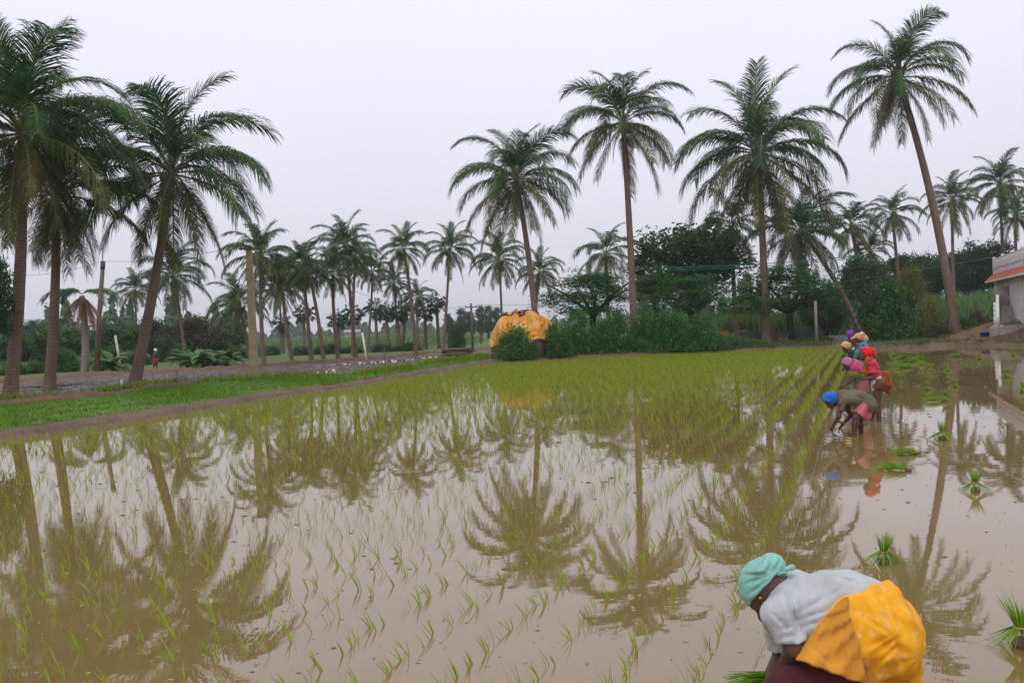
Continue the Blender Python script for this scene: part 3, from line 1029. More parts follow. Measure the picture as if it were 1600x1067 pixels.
for k, (x, y, w, h, D_, mt) in enumerate([(20, 580, 30, 16, 58, 'fresh'), (60, 578, 26, 14, 60, 'mid'), (215, 566, 26, 18, 70, 'mid'), (380, 560, 22, 16, 80, 'mid'), (282, 555, 24, 18, 76, 'fresh'), (345, 545, 26, 18, 88, 'mid'), (420, 552, 20, 14, 86, 'fresh')]):
    labs = ['low bush at the foot of the leftmost trunk', 'low green bush between the two leftmost trunks', 'bush behind the leaning palm trunk', 'bush left of the concrete pole foot', 'fresh bush behind the banana clump', 'taller bush behind the banana clump', 'fresh bush right of the concrete pole']
    tree((x, y), w, h, D_, labs[k], mt, 'bush', 'bush', 'bush', group=GL)
tree((60, 520), 30, 22, 130, 'distant tree top above the left trees', 'haze', group=GL)
for k, (x, y, w, h) in enumerate([(340, 565, 16, 14), (512, 548, 26, 12), (548, 552, 24, 12), (600, 548, 26, 12), (470, 552, 22, 11), (640, 545, 22, 10)]):
    labs = ['yellow green bush at the foot of the palm behind the pole', 'dark bush under the lower far palms', 'dark bush under the tallest far palm', 'bush under the fan palm cluster', 'bush between the twin trunks', 'low bush behind the slim palm']
    tree((x, y), w, h, 72 if k == 0 else 82, labs[k], 'fresh' if k == 0 else 'mid', 'bush', 'bush', 'bush', group=GL)
tree((712, 525), 15, 22, 84, 'rounded shrub behind the woodpile', 'mid', 'bush', 'bush', 'bush', group=GL)
for k, (x, y, w, h) in enumerate([(700, 507, 9, 16), (722, 503, 11, 21), (736, 506, 9, 18), (751, 500, 9, 22), (763, 501, 10, 22), (776, 502, 11, 21), (790, 506, 10, 17)]):
    labs = ['first', 'second', 'third', 'fourth', 'fifth', 'sixth', 'seventh']
    tree((x, y), w, h, 150, labs[k] + ' from left of the slim hazy trees behind the woodpile', 'haze', 'tall', 'tree', 'slim_tree', group='slim hazy trees behind the woodpile')
# far bank: bushes from the haystack to the grey wall
GH = 'bushes along the far bank'
bl = [((808, 532), 34, 24, 50.5, 'fresh', 'lone green bush in front of the haystack'),
      ((873, 528), 24, 26, 52, 'fresh', 'bush just right of the haystack'),
      ((905, 520), 34, 34, 54, 'feather', 'second bush right of the haystack'),
      ((955, 518), 40, 36, 54, 'feather', 'tall bush left of the slender palm trunk'),
      ((1010, 516), 38, 36, 54, 'feather', 'tall bush right of the slender palm trunk'),
      ((1055, 516), 34, 34, 53.5, 'feather', 'bush under the right layered tree'),
      ((1100, 518), 34, 30, 53, 'feather', 'last bush of the hedge, beside the red machine'),
      ((1178, 538), 22, 9, 55, 'fresh', 'low weeds at the foot of the widest palm'),
      ((1140, 536), 26, 14, 54, 'feather', 'low bush left of the widest palm trunk')]
for c, w, h, D, mt, lab in bl:
    tree(c, w, h, D, lab, mt, 'bush', 'bush', 'bush', group=GH, depth=1.3)
tree((925, 460), 94, 44, 60, 'wide layered feathery tree above the haystack side of hedge', 'feather', 'layer', group='layered trees')
tree((1080, 464), 80, 36, 60, 'wide layered feathery tree below the dark tree', 'feather', 'layer', group='layered trees')
tree((1225, 454), 98, 46, 63, 'layered tree right of the widest palm trunk', 'feather', 'layer', group='layered trees', base_x=1236)
tree((1080, 408), 88, 74, 68, 'large dark reddish tree behind the layered trees', 'brown')
tree((1022, 452), 34, 30, 62, 'fresh green tree beside the slender trunk', 'fresh')
tree((1290, 490), 36, 46, 60, 'drooping dark green tree by the thin wooden post', 'dark')
tree((1382, 486), 48, 54, 57, 'rounded bush with red flowers behind the workers', 'flower', 'bush', 'bush', 'flowering_bush', z0=0.2)
tree((1424, 452), 32, 40, 62, 'yellow green small tree behind the red flowering bush', 'yellow', 'layer')
tree((1449, 492), 22, 28, 59, 'yellowish bush right of the red flowering bush', 'yellow', 'bush', 'bush', 'bush')
tree((1466, 514), 26, 12, 56, 'low olive weeds at foot of the curved palm', 'olive', 'bush', 'bush', 'bush', depth=0.8, z0=0.3)
tree((1512, 512), 18, 16, 60, 'small green shrub beside the blue tub', 'fresh', 'bush', 'bush', 'bush', depth=0.8, z0=0.6)
tree((1528, 498), 12, 16, 62, 'sparse shrub between sugarcane and house steps', 'olive', 'bush', 'bush', 'bush', depth=0.7, z0=0.8)
GD = 'dark trees behind the sugarcane'
for c, w, h, D, mt, lab in [((1348, 440), 40, 44, 80, 'dark', 'dark tree left of the small palm at right'),
                            ((1412, 430), 40, 40, 96, 'dark', 'dark tree directly left of the curved trunk'),
                            ((1455, 432), 36, 42, 100, 'dark', 'dark tree behind the curved trunk'),
                            ((1512, 424), 48, 50, 98, 'dark', 'broad dark tree left of the house roof'),
                            ((1558, 420), 40, 46, 96, 'dark', 'dark tree rising behind the house railing'),
                            ((1310, 470), 30, 34, 86, 'mid', 'green tree behind the purple headscarf')]:
    tree(c, w, h, D, lab, mt, group=GD)

# banana clump
M['banana'] = leafmat('banana_leaves', (0.09, 0.20, 0.05), (0.13, 0.24, 0.06), 0.4, island=False, rough=0.4, spec=0.4)
def banana(px, py, hpx, label, seed):
    b = at(px, py, G); r = random.Random(seed)
    H = hpx * b.y / F_PX
    root = empty('banana_plant', b)
    MB().tube([(0, 0, -.05), (0.03, 0, H * 0.15), (0, 0, H * 0.3)], [0.10, 0.09, 0.05], 8).build('stem', TREEMATS['mid'], root, True)
    for k in range(26):
        az = k * 2.4 + r.random(); el = r.uniform(0.35, 1.45); ln = H * r.uniform(0.45, 0.95)
        V, Q = [], []
        p = Vector((0, 0, H * r.uniform(0.05, 0.3))); a = el
        for s in range(8):
            t = s / 7
            w = 0.15 * ln * math.sin(math.pi * min(1, 0.08 + t * 0.95)) ** 0.6
            d = Vector((math.cos(a) * math.cos(az), math.cos(a) * math.sin(az), math.sin(a)))
            sd = Vector((-math.sin(az), math.cos(az), 0))
            V += [p - sd * w - Vector((0, 0, w * 0.35)), p, p + sd * w - Vector((0, 0, w * 0.35))]
            p = p + d * ln / 7; a -= 0.27
        for s in range(7):
            Q += [(s * 3, s * 3 + 1, s * 3 + 4, s * 3 + 3), (s * 3 + 1, s * 3 + 2, s * 3 + 5, s * 3 + 4)]
        link('leaf', np_mesh('leaf', V, Q, M['banana'], True), root)
    tag(root, label, 'banana plant', 'banana plants by the track')
for k, (x, y, h, lab) in enumerate([(292, 577, 44, 'banana plant at the left of the clump by the track'), (312, 577, 50, 'middle banana plant of the clump by the track'), (335, 575, 46, 'third banana plant of the clump by the track'),
                                    (360, 573, 40, 'last banana plant, nearest the concrete pole'), (176, 582, 48, 'banana plant left of the white leaning post')]):
    banana(x, y, h, lab, k)

# far-off woods on the horizon
def wood(name, x0, x1, D0, D1, h, n, label, size=1.4, seed=1):
    r = np.random.default_rng(seed)
    px = r.uniform(x0, x1, n); D = r.uniform(D0, D1, n)
    X = (px - 800) / F_PX * D
    hh = h * (0.55 + 0.3 * np.sin(px * 0.07 + 1) + 0.22 * np.sin(px * 0.19) + 0.15 * np.sin(px * 0.43)) 
    Z = G + np.abs(hh) * r.random(n) ** 0.6
    C = np.stack([X, D, Z], 1)
    nr = r.normal(0, 1, (n, 3)); nr /= np.linalg.norm(nr, axis=1)[:, None]
    u = np.cross(nr, r.normal(0, 1, (n, 3))); u /= np.linalg.norm(u, axis=1)[:, None]
    v = np.cross(nr, u); s = size * r.uniform(0.5, 1.2, n)[:, None]
    V = np.stack([C - u * s, C - v * s * .6, C + u * s, C + v * s * .6], 1).reshape(-1, 3)
    Q = (np.arange(n) * 4)[:, None] + np.array([[0, 1, 2, 3]])
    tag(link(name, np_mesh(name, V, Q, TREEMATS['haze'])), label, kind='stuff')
wood('distant_wood', -400, 380, 170, 230, 11, 9000, 'hazy far-off wood along the left horizon', 1.0, 1)
wood('distant_wood', 380, 1000, 420, 560, 9, 8000, 'thin blue grey line of far trees at the centre horizon', 1.6, 2)
wood('distant_wood', 1000, 2200, 150, 210, 10, 12000, 'far-off dark wood behind the right trees', 1.0, 3)
# ------------------------------------------------------------------ haystack under a yellow sheet
def grid_surface(fn, nu, nv, wrap=True):
    V = [fn(i / nu, j / nv) for j in range(nv + 1) for i in range(nu)]
    Q = [(j * nu + i, j * nu + (i + 1) % nu, (j + 1) * nu + (i + 1) % nu, (j + 1) * nu + i) for j in range(nv) for i in range(nu)]
    return V, Q
M['straw'] = plain('old_straw', (0.20, 0.105, 0.065), 0.95, 0.55, 9.0, 1.0, 0.08, stretch=(1, 1, 2.5))
def tarpmat():
    m = NT('yellow_sheet')
    f = m.noise(1.1, 5.0); g = m.noise(5.0, 4.0)
    c = m.ramp(f, [(0.34, (0.72, 0.25, 0.012)), (0.52, (0.80, 0.36, 0.03)), (0.68, (0.78, 0.50, 0.18))])
    w = m.noise(1.5, 3.0, stretch=(1, 1, 0.45)); w.node.inputs['Distortion'].default_value = 1.2
    s_ = m.n('ShaderNodeMath', operation='SUBTRACT'); m.l(w, s_.inputs[0]); s_.inputs[1].default_value = 0.5
    a_ = m.n('ShaderNodeMath', operation='ABSOLUTE'); m.l(s_.outputs[0], a_.inputs[0])
    p_ = m.n('ShaderNodeMath', operation='POWER'); m.l(a_.outputs[0], p_.inputs[0]); p_.inputs[1].default_value = 0.6
    return m.done(m.bsdf(c, 0.38, m.bump(p_.outputs[0], 0.9, 0.3), 0.5))
M['tarp'] = tarpmat()
M['black'] = plain('black_rope', (0.02, 0.02, 0.022), 0.7, 0.3)
hb = at(815, 560, G); hb.y += 1.7; hb.x = dep(815, 530, hb.y).x
HW = 47 * hb.y / F_PX
root = empty('haystack', hb)
def stack_r(th, t):
    return HW * (1 + 0.06 * math.sin(2 * th + 1) + 0.04 * math.sin(5 * th) + 0.05 * math.sin(3 * th + 6 * t))
HZ = 2.62
def dome(u, v):
    th = u * 2 * math.pi
    a = v * math.pi / 2
    top = 1 + 0.10 * math.sin(th + 2.6) * math.cos(a) + 0.05 * math.sin(3 * th + 5 * v) + 0.03 * math.sin(7 * th - 9 * v)
    r = stack_r(th, v) * math.cos(a) ** 0.8
    z = 0.95 + (HZ - 0.95) * math.sin(a) ** 1.0 * top
    return r, z, th
def hay(u, v):
    th = u * 2 * math.pi
    if v < 0.5:
        t = v / 0.5
        r = stack_r(th, 0) * (0.90 + 0.06 * math.sin(t * 3.0)) + random.uniform(-.04, .04)
        z = t * 1.2
    else:
        r, z, th = dome(u, (v - 0.5) * 2 * 0.98)
        r *= 0.93; z *= 0.93
        r += random.uniform(-.03, .03)
    return (r * math.cos(th), r * math.sin(th) * 0.85, z)
V, Q = grid_surface(hay, 56, 20)
link('straw_heap', np_mesh('straw_heap', V, Q, M['straw']), root)
def sheet_fn(u, v):
    th = u * 2 * math.pi
    lo = -0.08 + 0.15 * math.sin(th * 2 + 2.4) + 0.09 * math.sin(th * 5 + 1)     # uneven lower hem
    vv = max(-0.25, lo) + (1 - max(-0.25, lo)) * v
    r, z, th = dome(u, max(0, vv))
    if vv < 0: z += vv * 2.2
    fold = 0.045 * math.sin(9 * th + 3.5 * math.sin(3 * th) + 3 * v) * (1 - v) ** 0.5 + 0.03 * math.sin(17 * th + 9 * v + 2 * math.sin(4 * th)) + 0.05 * math.sin(6 * v + 5 * math.sin(2 * th))
    return ((r * 1.02 + fold) * math.cos(th), (r * 1.02 + fold) * math.sin(th) * 0.85, z + 0.03 + 0.03 * math.sin(7 * th + 6 * v))
V, Q = grid_surface(sheet_fn, 120, 24)
link('yellow_sheet', np_mesh('yellow_sheet', V, Q, M['tarp'], True), root)
for a0, a1, w in ((1.47 * math.pi, 0.30 * math.pi, 0.05), (1.83 * math.pi, 0.75 * math.pi, 0.045), (1.2 * math.pi, 0.2 * math.pi, 0.04)):
    pts = []
    for k in range(21):
        t = k / 20
        th, vv = (a0 + 0.35 * math.sin(t * 9), 0.62 + 0.36 * t * 2) if t < 0.5 else (a1, 0.98 - 0.45 * (t - 0.5) * 2)
        r, z, _ = dome(th / (2 * math.pi), min(vv, 0.985))
        pts.append(Vector((r * 1.06 * math.cos(th), r * 1.06 * math.sin(th) * 0.85, z + 0.07 + 0.05 * math.sin(k * 1.9))))
    MB().tube(pts, w, 6).build('rope', M['black'], root, True)
tag(root, 'round haystack covered with a yellow orange plastic sheet tied down', 'haystack')

# ------------------------------------------------------------------ poles and wires
M['concrete'] = plain('weathered_concrete', (0.33, 0.27, 0.17), 0.9, 0.2, 3.0, 0.3, 0.02)
M['steel'] = plain('dull_iron', (0.10, 0.09, 0.085), 0.6, 0.3, 5.0)
M['wood'] = plain('grey_wood', (0.16, 0.115, 0.085), 0.9, 0.4, 6.0, 0.5, 0.02, stretch=(1, 1, .2))
M['white'] = plain('white_paint', (0.78, 0.77, 0.74), 0.55, 0.12, 6.0)
M['porcelain'] = plain('insulator', (0.30, 0.20, 0.15), 0.3, 0.1)
pb = at(398, 592, G)
root = empty('power_pole', pb)
ph = dep(398, 388, pb.y).z - G
s = 0.16
vs = []
mb = MB()
for (z, w) in ((-.1, 0.17), (ph, 0.115)):
    vs += [(-w, -w * .8, z), (w, -w * .8, z), (w, w * .8, z), (-w, w * .8, z)]
mb.add(vs, [(0, 1, 5, 4), (1, 2, 6, 5), (2, 3, 7, 6), (3, 0, 4, 7), (4, 5, 6, 7)])
mb.build('post', M['concrete'], root)
MB().box((0, -0.12, ph - 0.02), (0.75, 0.07, 0.08)).build('crossarm', M['steel'], root)
for x in (-0.3, 0.3):
    MB().lathe((x, -0.12, ph + 0.025), [(0.02, 0), (0.04, 0.03), (0.025, 0.06), (0.04, 0.09), (0.015, 0.12)], 8).build('insulator', M['porcelain'], root, True)
tag(root, 'square concrete power pole with a short iron crossarm on the left bank', 'power pole')
PT1 = pb + Vector((0, -.12, ph + 0.13))
pb2 = at(739, 549, G)
ph2 = dep(739, 474, pb2.y).z - G
root = empty('power_pole', pb2)
MB().tube([(0, 0, -.1), (0, 0, ph2)], [0.10, 0.08], 8).build('post', M['wood'], root, True)
MB().box((0, -0.1, ph2 - 0.3), (1.0, 0.06, 0.08)).build('crossarm', M['steel'], root)
for x in (-0.42, 0.42):
    MB().lathe((x, -0.1, ph2 - 0.25), [(0.02, 0), (0.045, 0.04), (0.02, 0.12)], 8).build('insulator', M['porcelain'], root, True)
tag(root, 'dark slim power pole with a crossarm left of the haystack', 'power pole')
PT2 = pb2 + Vector((0, -.1, ph2 - 0.12))
b3 = at(151, 585, G)
t3 = dep(161, 408, b3.y)
root = empty('bare_trunk_pole', b3)
MB().tube([(0, 0, -.1), (t3 - b3) * 0.5 + Vector((-0.05, 0, 0)), (t3 - b3) * 0.93], [0.17, 0.14, 0.12], 8).build('post', M['wood'], root, True)
MB().tube([(t3 - b3) * 0.93, t3 - b3], [0.14, 0.13], 8).build('top_collar', M['steel'], root, True)
tag(root, 'tall bare wooden pole standing behind the dying palm', 'pole')
PT3 = t3
def wire(a, b, sag, rad, label, mat):
    pts = []
    for k in range(41):
        t = k / 40
        p = a.lerp(b, t); p.z -= 4 * sag * t * (1 - t)
        pts.append(p)
    o = MB().tube(pts, rad, 5).build('wire', mat)
    tag(o, label, 'wire', 'overhead wires')
M['cable'] = plain('grey_cable', (0.16, 0.17, 0.18), 0.6, 0.1)
M['teal'] = plain('teal_cable', (0.03, 0.16, 0.13), 0.5, 0.1)
wire(PT1 + Vector((-.3, 0, 0)), PT3, 0.25, 0.011, 'thin wire from the concrete pole to the bare wooden pole', M['cable'])
wire(PT3, PT3 + (PT3 - PT1) * 1.1 + Vector((0, 0, -.3)), 0.3, 0.013, 'thin wire leaving the bare pole to the left edge', M['cable'])
wire(PT1 + Vector((.3, 0, 0)), PT2, 1.2, 0.011, 'long sagging wire between the concrete pole and the far pole', M['cable'])
HOUSE_W = dep(1560, 405, 58)
wire(PT2 + Vector((0.42, 0, 0)), HOUSE_W + Vector((0, 0, 0.2)), 1.0, 0.013, 'grey wire from the far pole towards the house', M['cable'])
wire(dep(960, 418, 58), dep(1345, 399, 58), 0.25, 0.028, 'teal cable, upper of two, strung before the dark tree', M['teal'])
wire(dep(960, 421, 58), dep(1345, 402, 58), 0.28, 0.02, 'teal cable, lower of two, strung before the dark tree', M['teal'])

def post(base, top, r, mat, label, cat='post', name='post', Dz=G):
    b = at(base[0], base[1], Dz); t = dep(top[0], top[1], b.y)
    o = MB().tube([(0, 0, -.15), (t - b) * 0.5 + Vector((random.uniform(-.03, .03), 0, 0)), t - b], [r * 1.1, r, r * 0.9], 7).build(name, mat, None, True, loc=b)
    tag(o, label, cat)
post((188, 580), (180, 524), 0.075, M['white'], 'white leaning post left of the leaning palm', name='white_post')
post((573, 563), (566, 520), 0.07, M['white'], 'white leaning post under the tallest far palm', name='white_post')
post((191, 604), (190, 593), 0.05, M['white'], 'short white marker stub in the plot', name='marker_stub')
post((278, 603), (277, 578), 0.02, M['wood'], 'thin dark stick on the bank right of the leaning palm', 'stick', 'stick')
post((589, 589), (582, 556), 0.02, M['wood'], 'thin leaning stick on the bank below the white post', 'stick', 'stick')
post((602, 572), (600, 540), 0.02, M['wood'], 'thin stick standing in the wet plot', 'stick', 'stick')
post((722, 568), (722, 554), 0.02, M['wood'], 'short stick on the bank before the woodpile', 'stick', 'stick')
post((1277, 537), (1274, 470), 0.10, M['ptrunk_pale'], 'slim pale wooden post beside the drooping tree', name='wooden_post')

# banked ridges of the ploughed plot: clods in one mass
p = scatter(PX([(-100, 640), (0, 628), (178, 613), (320, 595), (480, 586), (690, 563), (690, 553), (430, 573), (242, 584), (27, 598), (-100, 606)]), 5200, 21, G)
def clods(P, rmin, rmax, seed, flat=0.5):
    r = np.random.default_rng(seed)
    base = np.array([[1, 0, 0], [0.5, .87, 0], [-.5, .87, 0], [-1, 0, 0], [-.5, -.87, 0], [.5, -.87, 0], [0.1, 0, 1]])
    tri = np.array([[0, 1, 6], [1, 2, 6], [2, 3, 6], [3, 4, 6], [4, 5, 6], [5, 0, 6]])
    n = len(P)
    s = r.uniform(rmin, rmax, n) ** 1.0
    V = base[None] * r.uniform(0.6, 1.4, (n, 7, 3)) * s[:, None, None]
    V[..., 2] *= flat
    V[:, :6, 2] -= 0.01
    a = r.uniform(0, 6.28, n)
    x = V[..., 0] * np.cos(a)[:, None] - V[..., 1] * np.sin(a)[:, None]
    y = V[..., 0] * np.sin(a)[:, None] + V[..., 1] * np.cos(a)[:, None]
    V = np.stack([x, y, V[..., 2]], -1) + P[:, None, :]
    Q = (np.arange(n) * 7)[:, None, None] + tri[None]
    return V.reshape(-1, 3), Q.reshape(-1, 3)
v, q = clods(p, 0.04, 0.15, 22, 0.5)
tag(link('plough_clods', np_mesh('plough_clods', v, q, M['greymud'])), 'broken grey clods over the ploughed plot', kind='stuff')
# earth ridge along the far and near side of the plot
def ridge(pts_px, w, h, mat, label, name='earth_ridge'):
    pts = [at(x, y, G) for x, y in pts_px]
    dense = []
    for a, b in zip(pts, pts[1:]):
        n = max(2, int((b - a).length / 0.7))
        dense += [a.lerp(b, k / n) for k in range(n)]
    dense.append(pts[-1])
    V, F = [], []
    for i, p in enumerate(dense):
        t = (dense[min(i + 1, len(dense) - 1)] - dense[max(i - 1, 0)]).normalized()
        n = Vector((t.y, -t.x, 0))
        hh = h * random.uniform(0.6, 1.2)
        for o, z in ((-1, -.05), (-.5, .6), (0, 1), (.5, .6), (1, -.05)):
            q = p + n * w * o * random.uniform(0.85, 1.15)
            V.append((q.x, q.y, G + z * hh))
    for i in range(len(dense) - 1):
        for k in range(4):
            F.append((i * 5 + k, i * 5 + k + 1, i * 5 + 6 + k, i * 5 + 5 + k))
    o = link(name, np_mesh(name, V, F, mat, True))
    tag(o, label, kind='structure')
ridge([(-200, 612), (27, 597), (134, 588), (242, 583), (349, 577), (430, 571), (565, 562), (691, 551), (770, 545)], 0.45, 0.22, M['track'], 'low reddish earth ridge on the far side of the plot')
ridge([(-200, 651), (0, 633), (90, 625), (178, 617), (249, 606), (300, 600)], 0.35, 0.18, M['track'], 'low reddish earth ridge at the feet of the left palms')

# woodpile
wb = at(716, 557, G)
root = empty('woodpile', wb)
m_per = wb.y / F_PX
for k in range(26):
    y = random.uniform(-.5, .5); z = 0.08 + (k % 5) * 0.10; l = 46 * m_per * random.uniform(0.65, 1.0)
    x = random.uniform(-.2, .2)
    MB().tube([(x - l / 2, y, z), (x, y + random.uniform(-.1, .1), z + random.uniform(-.04, .06)), (x + l / 2, y + random.uniform(-.15, .15), z + random.uniform(-.05, .1))], [0.06, 0.055, 0.04], 6).build('branch', M['wood'], root, True)
for k in range(14):
    MB().tube([(0.4, random.uniform(-.4, .4), 0.3), (0.8 + random.random() * .4, random.uniform(-.6, .4), random.uniform(0.2, 0.8))], [0.03, 0.012], 5).build('branch', M['wood'], root, True)
tag(root, 'long low pile of brown branches left of the haystack', 'woodpile')

# long grey wall, red machine, pale shed, fence posts
M['oldwall'] = plain('stained_plaster', (0.15, 0.14, 0.12), 0.9, 0.35, 1.5, 0.4, 0.03)
wa, wbb = dep(1158, 524, 63), dep(1288, 519, 63)
nseg = 26
V, F = [], []
for i in range(nseg + 1):
    t = i / nseg
    p = wa.lerp(wbb, t)
    h = 0.86 + 0.05 * math.sin(i * 0.9) + random.uniform(-.02, .02)
    V += [(p.x, p.y - .12, G - .1), (p.x, p.y - .12 + random.uniform(-.01, .01), G + h), (p.x, p.y + .12, G + h), (p.x, p.y + .12, G - .1)]
for i in range(nseg):
    for k in range(3):
        F.append((i * 4 + k, i * 4 + k + 1, i * 4 + 5 + k, i * 4 + 4 + k))
tag(link('low_wall', np_mesh('low_wall', V, F, M['oldwall'])), 'long low grey wall behind the widest palm trunk', 'wall')
M['redpaint'] = plain('red_paint', (0.40, 0.045, 0.03), 0.5, 0.3, 4.0)
M['rubber'] = plain('black_rubber', (0.02, 0.02, 0.02), 0.8, 0.2)
rb = dep(1142, 528, 58); rb.z = G
root = empty('farm_machine', rb)
mb = MB().box((-0.45, 0, 0.75), (0.55, 0.5, 0.42)); mb.tube([(-0.72, 0, 0.75), (-0.8, 0, .72)], [0.22, 0.17], 10)
mb.build('hood', M['redpaint'], root)
MB().box((0.15, 0, 0.5), (0.9, 0.3, 0.22)).build('frame', M['steel'], root)
for y in (-.35, .35):
    mb = MB()
    mb.tube([(0.32, y - .09, 0.42), (0.32, y + .09, 0.42)], [0.42, 0.42], 16)
    w = mb.build('wheel', M['rubber'], root)
    MB().tube([(0.32, y - .1, 0.42), (0.32, y + .1, 0.42)], [0.2, 0.2], 12).build('rim', M['redpaint'], w)
MB().tube([(0.2, -.2, 0.6), (0.6, -.25, 0.95), (1.0, -.25, 1.0)], 0.03, 6).build('handlebar', M['steel'], root)
MB().tube([(0.2, .2, 0.6), (0.6, .25, 0.95), (1.0, .25, 1.0)], 0.03, 6).build('handlebar', M['steel'], root)
tag(root, 'red two wheeled farm machine half hidden at the end of the hedge', 'machine')
M['tin'] = plain('pale_tin', (0.5, 0.5, 0.5), 0.5, 0.15, 3.0)
def shed(px, py, w, h, D, label):
    b = dep(px, py, D); b.z = G
    top = dep(px, py - h, D).z - G
    W_ = w * D / F_PX
    root = empty('shed', b)
    MB().box((0, 0, top * 0.4), (W_ * 0.92, 2.6, top * 0.8)).build('wall', M['oldwall'], root)
    mb = MB()
    V = [(-W_ / 2, -1.8, top * 0.8), (W_ / 2, -1.8, top * 0.8), (W_ / 2, 0, top * 1.08), (-W_ / 2, 0, top * 1.08), (W_ / 2, 1.8, top * 0.8), (-W_ / 2, 1.8, top * 0.8)]
    V += [(x, y, z - .06) for x, y, z in V]
    mb.add(V, [(0, 1, 2, 3), (3, 2, 4, 5), (7, 6, 9, 8), (8, 9, 11, 10), (0, 6, 7, 1), (5, 4, 10, 11), (1, 7, 8, 2), (2, 8, 10, 4), (0, 3, 9, 6), (3, 5, 11, 9)])
    mb.build('roof', M['tin'], root)
    tag(root, label, 'shed')
_keep = (M['oldwall'], M['tin'])
shed(1222, 512, 96, 18, 98, 'pale low shed roof glimpsed under the layered tree at right')
M['oldwall'], M['tin'] = plain('pinkish_wash', (0.42, 0.33, 0.32), 0.9, 0.1), plain('dull_roof', (0.34, 0.28, 0.28), 0.8, 0.1)
shed(552, 532, 26, 16, 260, 'distant pale pinkish shed behind the tallest far palm')
M['oldwall'], M['tin'] = _keep
for k in range(6):
    x = 1123 + k * 11.5 + random.uniform(-2, 2)
    b = dep(x, 505, 72); b.z = G
    o = MB().tube([(0, 0, -.1), (0.01, 0, 1.5), (0.02, 0, 1.75)], [0.05, 0.05, 0.04], 6).build('fence_post', M['wood'], None, True, loc=b)
    tag(o, ['first', 'second', 'third', 'fourth', 'fifth', 'sixth'][k] + ' thin fence post from the left, above the red machine and grey wall', 'fence post', 'fence posts behind the grey wall')
# rubbish heap of stones
sb = at(1235, 534, G)
root = empty('stone_heap', sb)
M['stone'] = plain('pale_stones', (0.34, 0.30, 0.26), 0.9, 0.4, 8.0)
for k in range(26):
    mb = MB(); s = random.uniform(0.07, 0.16)
    mb.ball((0, 0, 0), (s * random.uniform(.8, 1.5), s, s * 0.7), 6, 4)
    o = mb.build('stone', M['stone'], root, loc=(random.gauss(0, 0.75), random.uniform(-.3, .3), 0.04 + max(0, random.gauss(0.06, .07))), rot=(random.random(), random.random(), random.random() * 3))
tag(root, 'heap of pale stones right of the widest palm trunk', 'stones')

# ------------------------------------------------------------------ house at the right edge
M['plaster'] = plain('old_whitewash', (0.70, 0.67, 0.64), 0.9, 0.22, 2.2, 0.2, 0.01)
M['tile'] = plain('clay_tiles', (0.46, 0.125, 0.035), 0.8, 0.3, 4.0, 0.4, 0.02)
M['step'] = plain('step_cement', (0.30, 0.27, 0.25), 0.9, 0.3, 3.0)
M['blue'] = plain('blue_paint', (0.07, 0.20, 0.36), 0.6, 0.2)
M['dark'] = plain('dark_opening', (0.03, 0.03, 0.035), 0.9, 0.2)
HG = 1.08
HA = dep(1553, 430, 60); HA.z = HG
HB = dep(1600, 425, 49.5); HB.z = HG
e1 = (HB - HA).normalized()
en = Vector((e1.y, -e1.x, 0))                 # outward, towards the field
if en.x > 0: en = -en
ez = Vector((0, 0, 1))
LEN = (HB - HA).length + 5
house = empty('house', HA)
ax = (e1, en, ez)
def hbx(name, s0, s1, n0, n1, z0, z1, mat, par=None):
    c = e1 * ((s0 + s1) / 2) + en * ((n0 + n1) / 2) + ez * ((z0 + z1) / 2)
    return MB().box(c, (abs(s1 - s0), abs(n1 - n0), z1 - z0), ax).build(name, mat, par or house)
zE = 3.05                                      # eave level above the courtyard
hbx('wall', 0, LEN, -4.5, 0, -0.4, zE - 0.05, M['plaster'])
hbx('upper_floor', 0, LEN, -4.6, 0.06, zE, zE + 0.16, M['plaster'])
# tiled canopy
mb = MB()
n_t = 26
for k in range(n_t):
    s0 = LEN * k / n_t; s1 = LEN * (k + 1) / n_t - 0.03
    lift = 0.03 * (k % 2)
    V = [e1 * s + en * n + ez * z for s in (s0, s1) for n, z in ((0.07, zE + 0.12 + lift), (0.52, zE - 0.32 + lift), (0.52, zE - 0.37 + lift), (0.07, zE + 0.07 + lift))]
    mb.add(V, [(0, 1, 5, 4), (1, 2, 6, 5), (2, 3, 7, 6), (0, 3, 2, 1), (4, 5, 6, 7)])
mb.build('canopy_tiles', M['tile'], house)
hbx('canopy_fascia', -0.02, LEN, 0.525, 0.56, zE - 0.46, zE - 0.33, M['plaster'])
# parapet with pierced balusters
par = hbx('parapet_rail', 0, LEN, -0.1, 0.05, zE + 1.0, zE + 1.13, M['plaster'])
hbx('parapet_plinth', 0, LEN, -0.08, 0.04, zE + 0.165, zE + 0.42, M['plaster'])
nb = int(LEN / 0.3)
bal = MB().lathe((0, 0, 0), [(0.06, 0), (0.1, 0.12), (0.05, 0.28), (0.1, 0.44), (0.06, 0.58)], 7).mesh('baluster', M['plaster'], True)
for k in range(nb):
    link('baluster', bal, house, e1 * (0.12 + k * 0.3) + ez * (zE + 0.42))
for k in range(5):
    hbx('parapet_pier', k * 3.6, k * 3.6 + 0.25, -0.11, 0.065, zE + 0.17, zE + 1.26, M['plaster'])
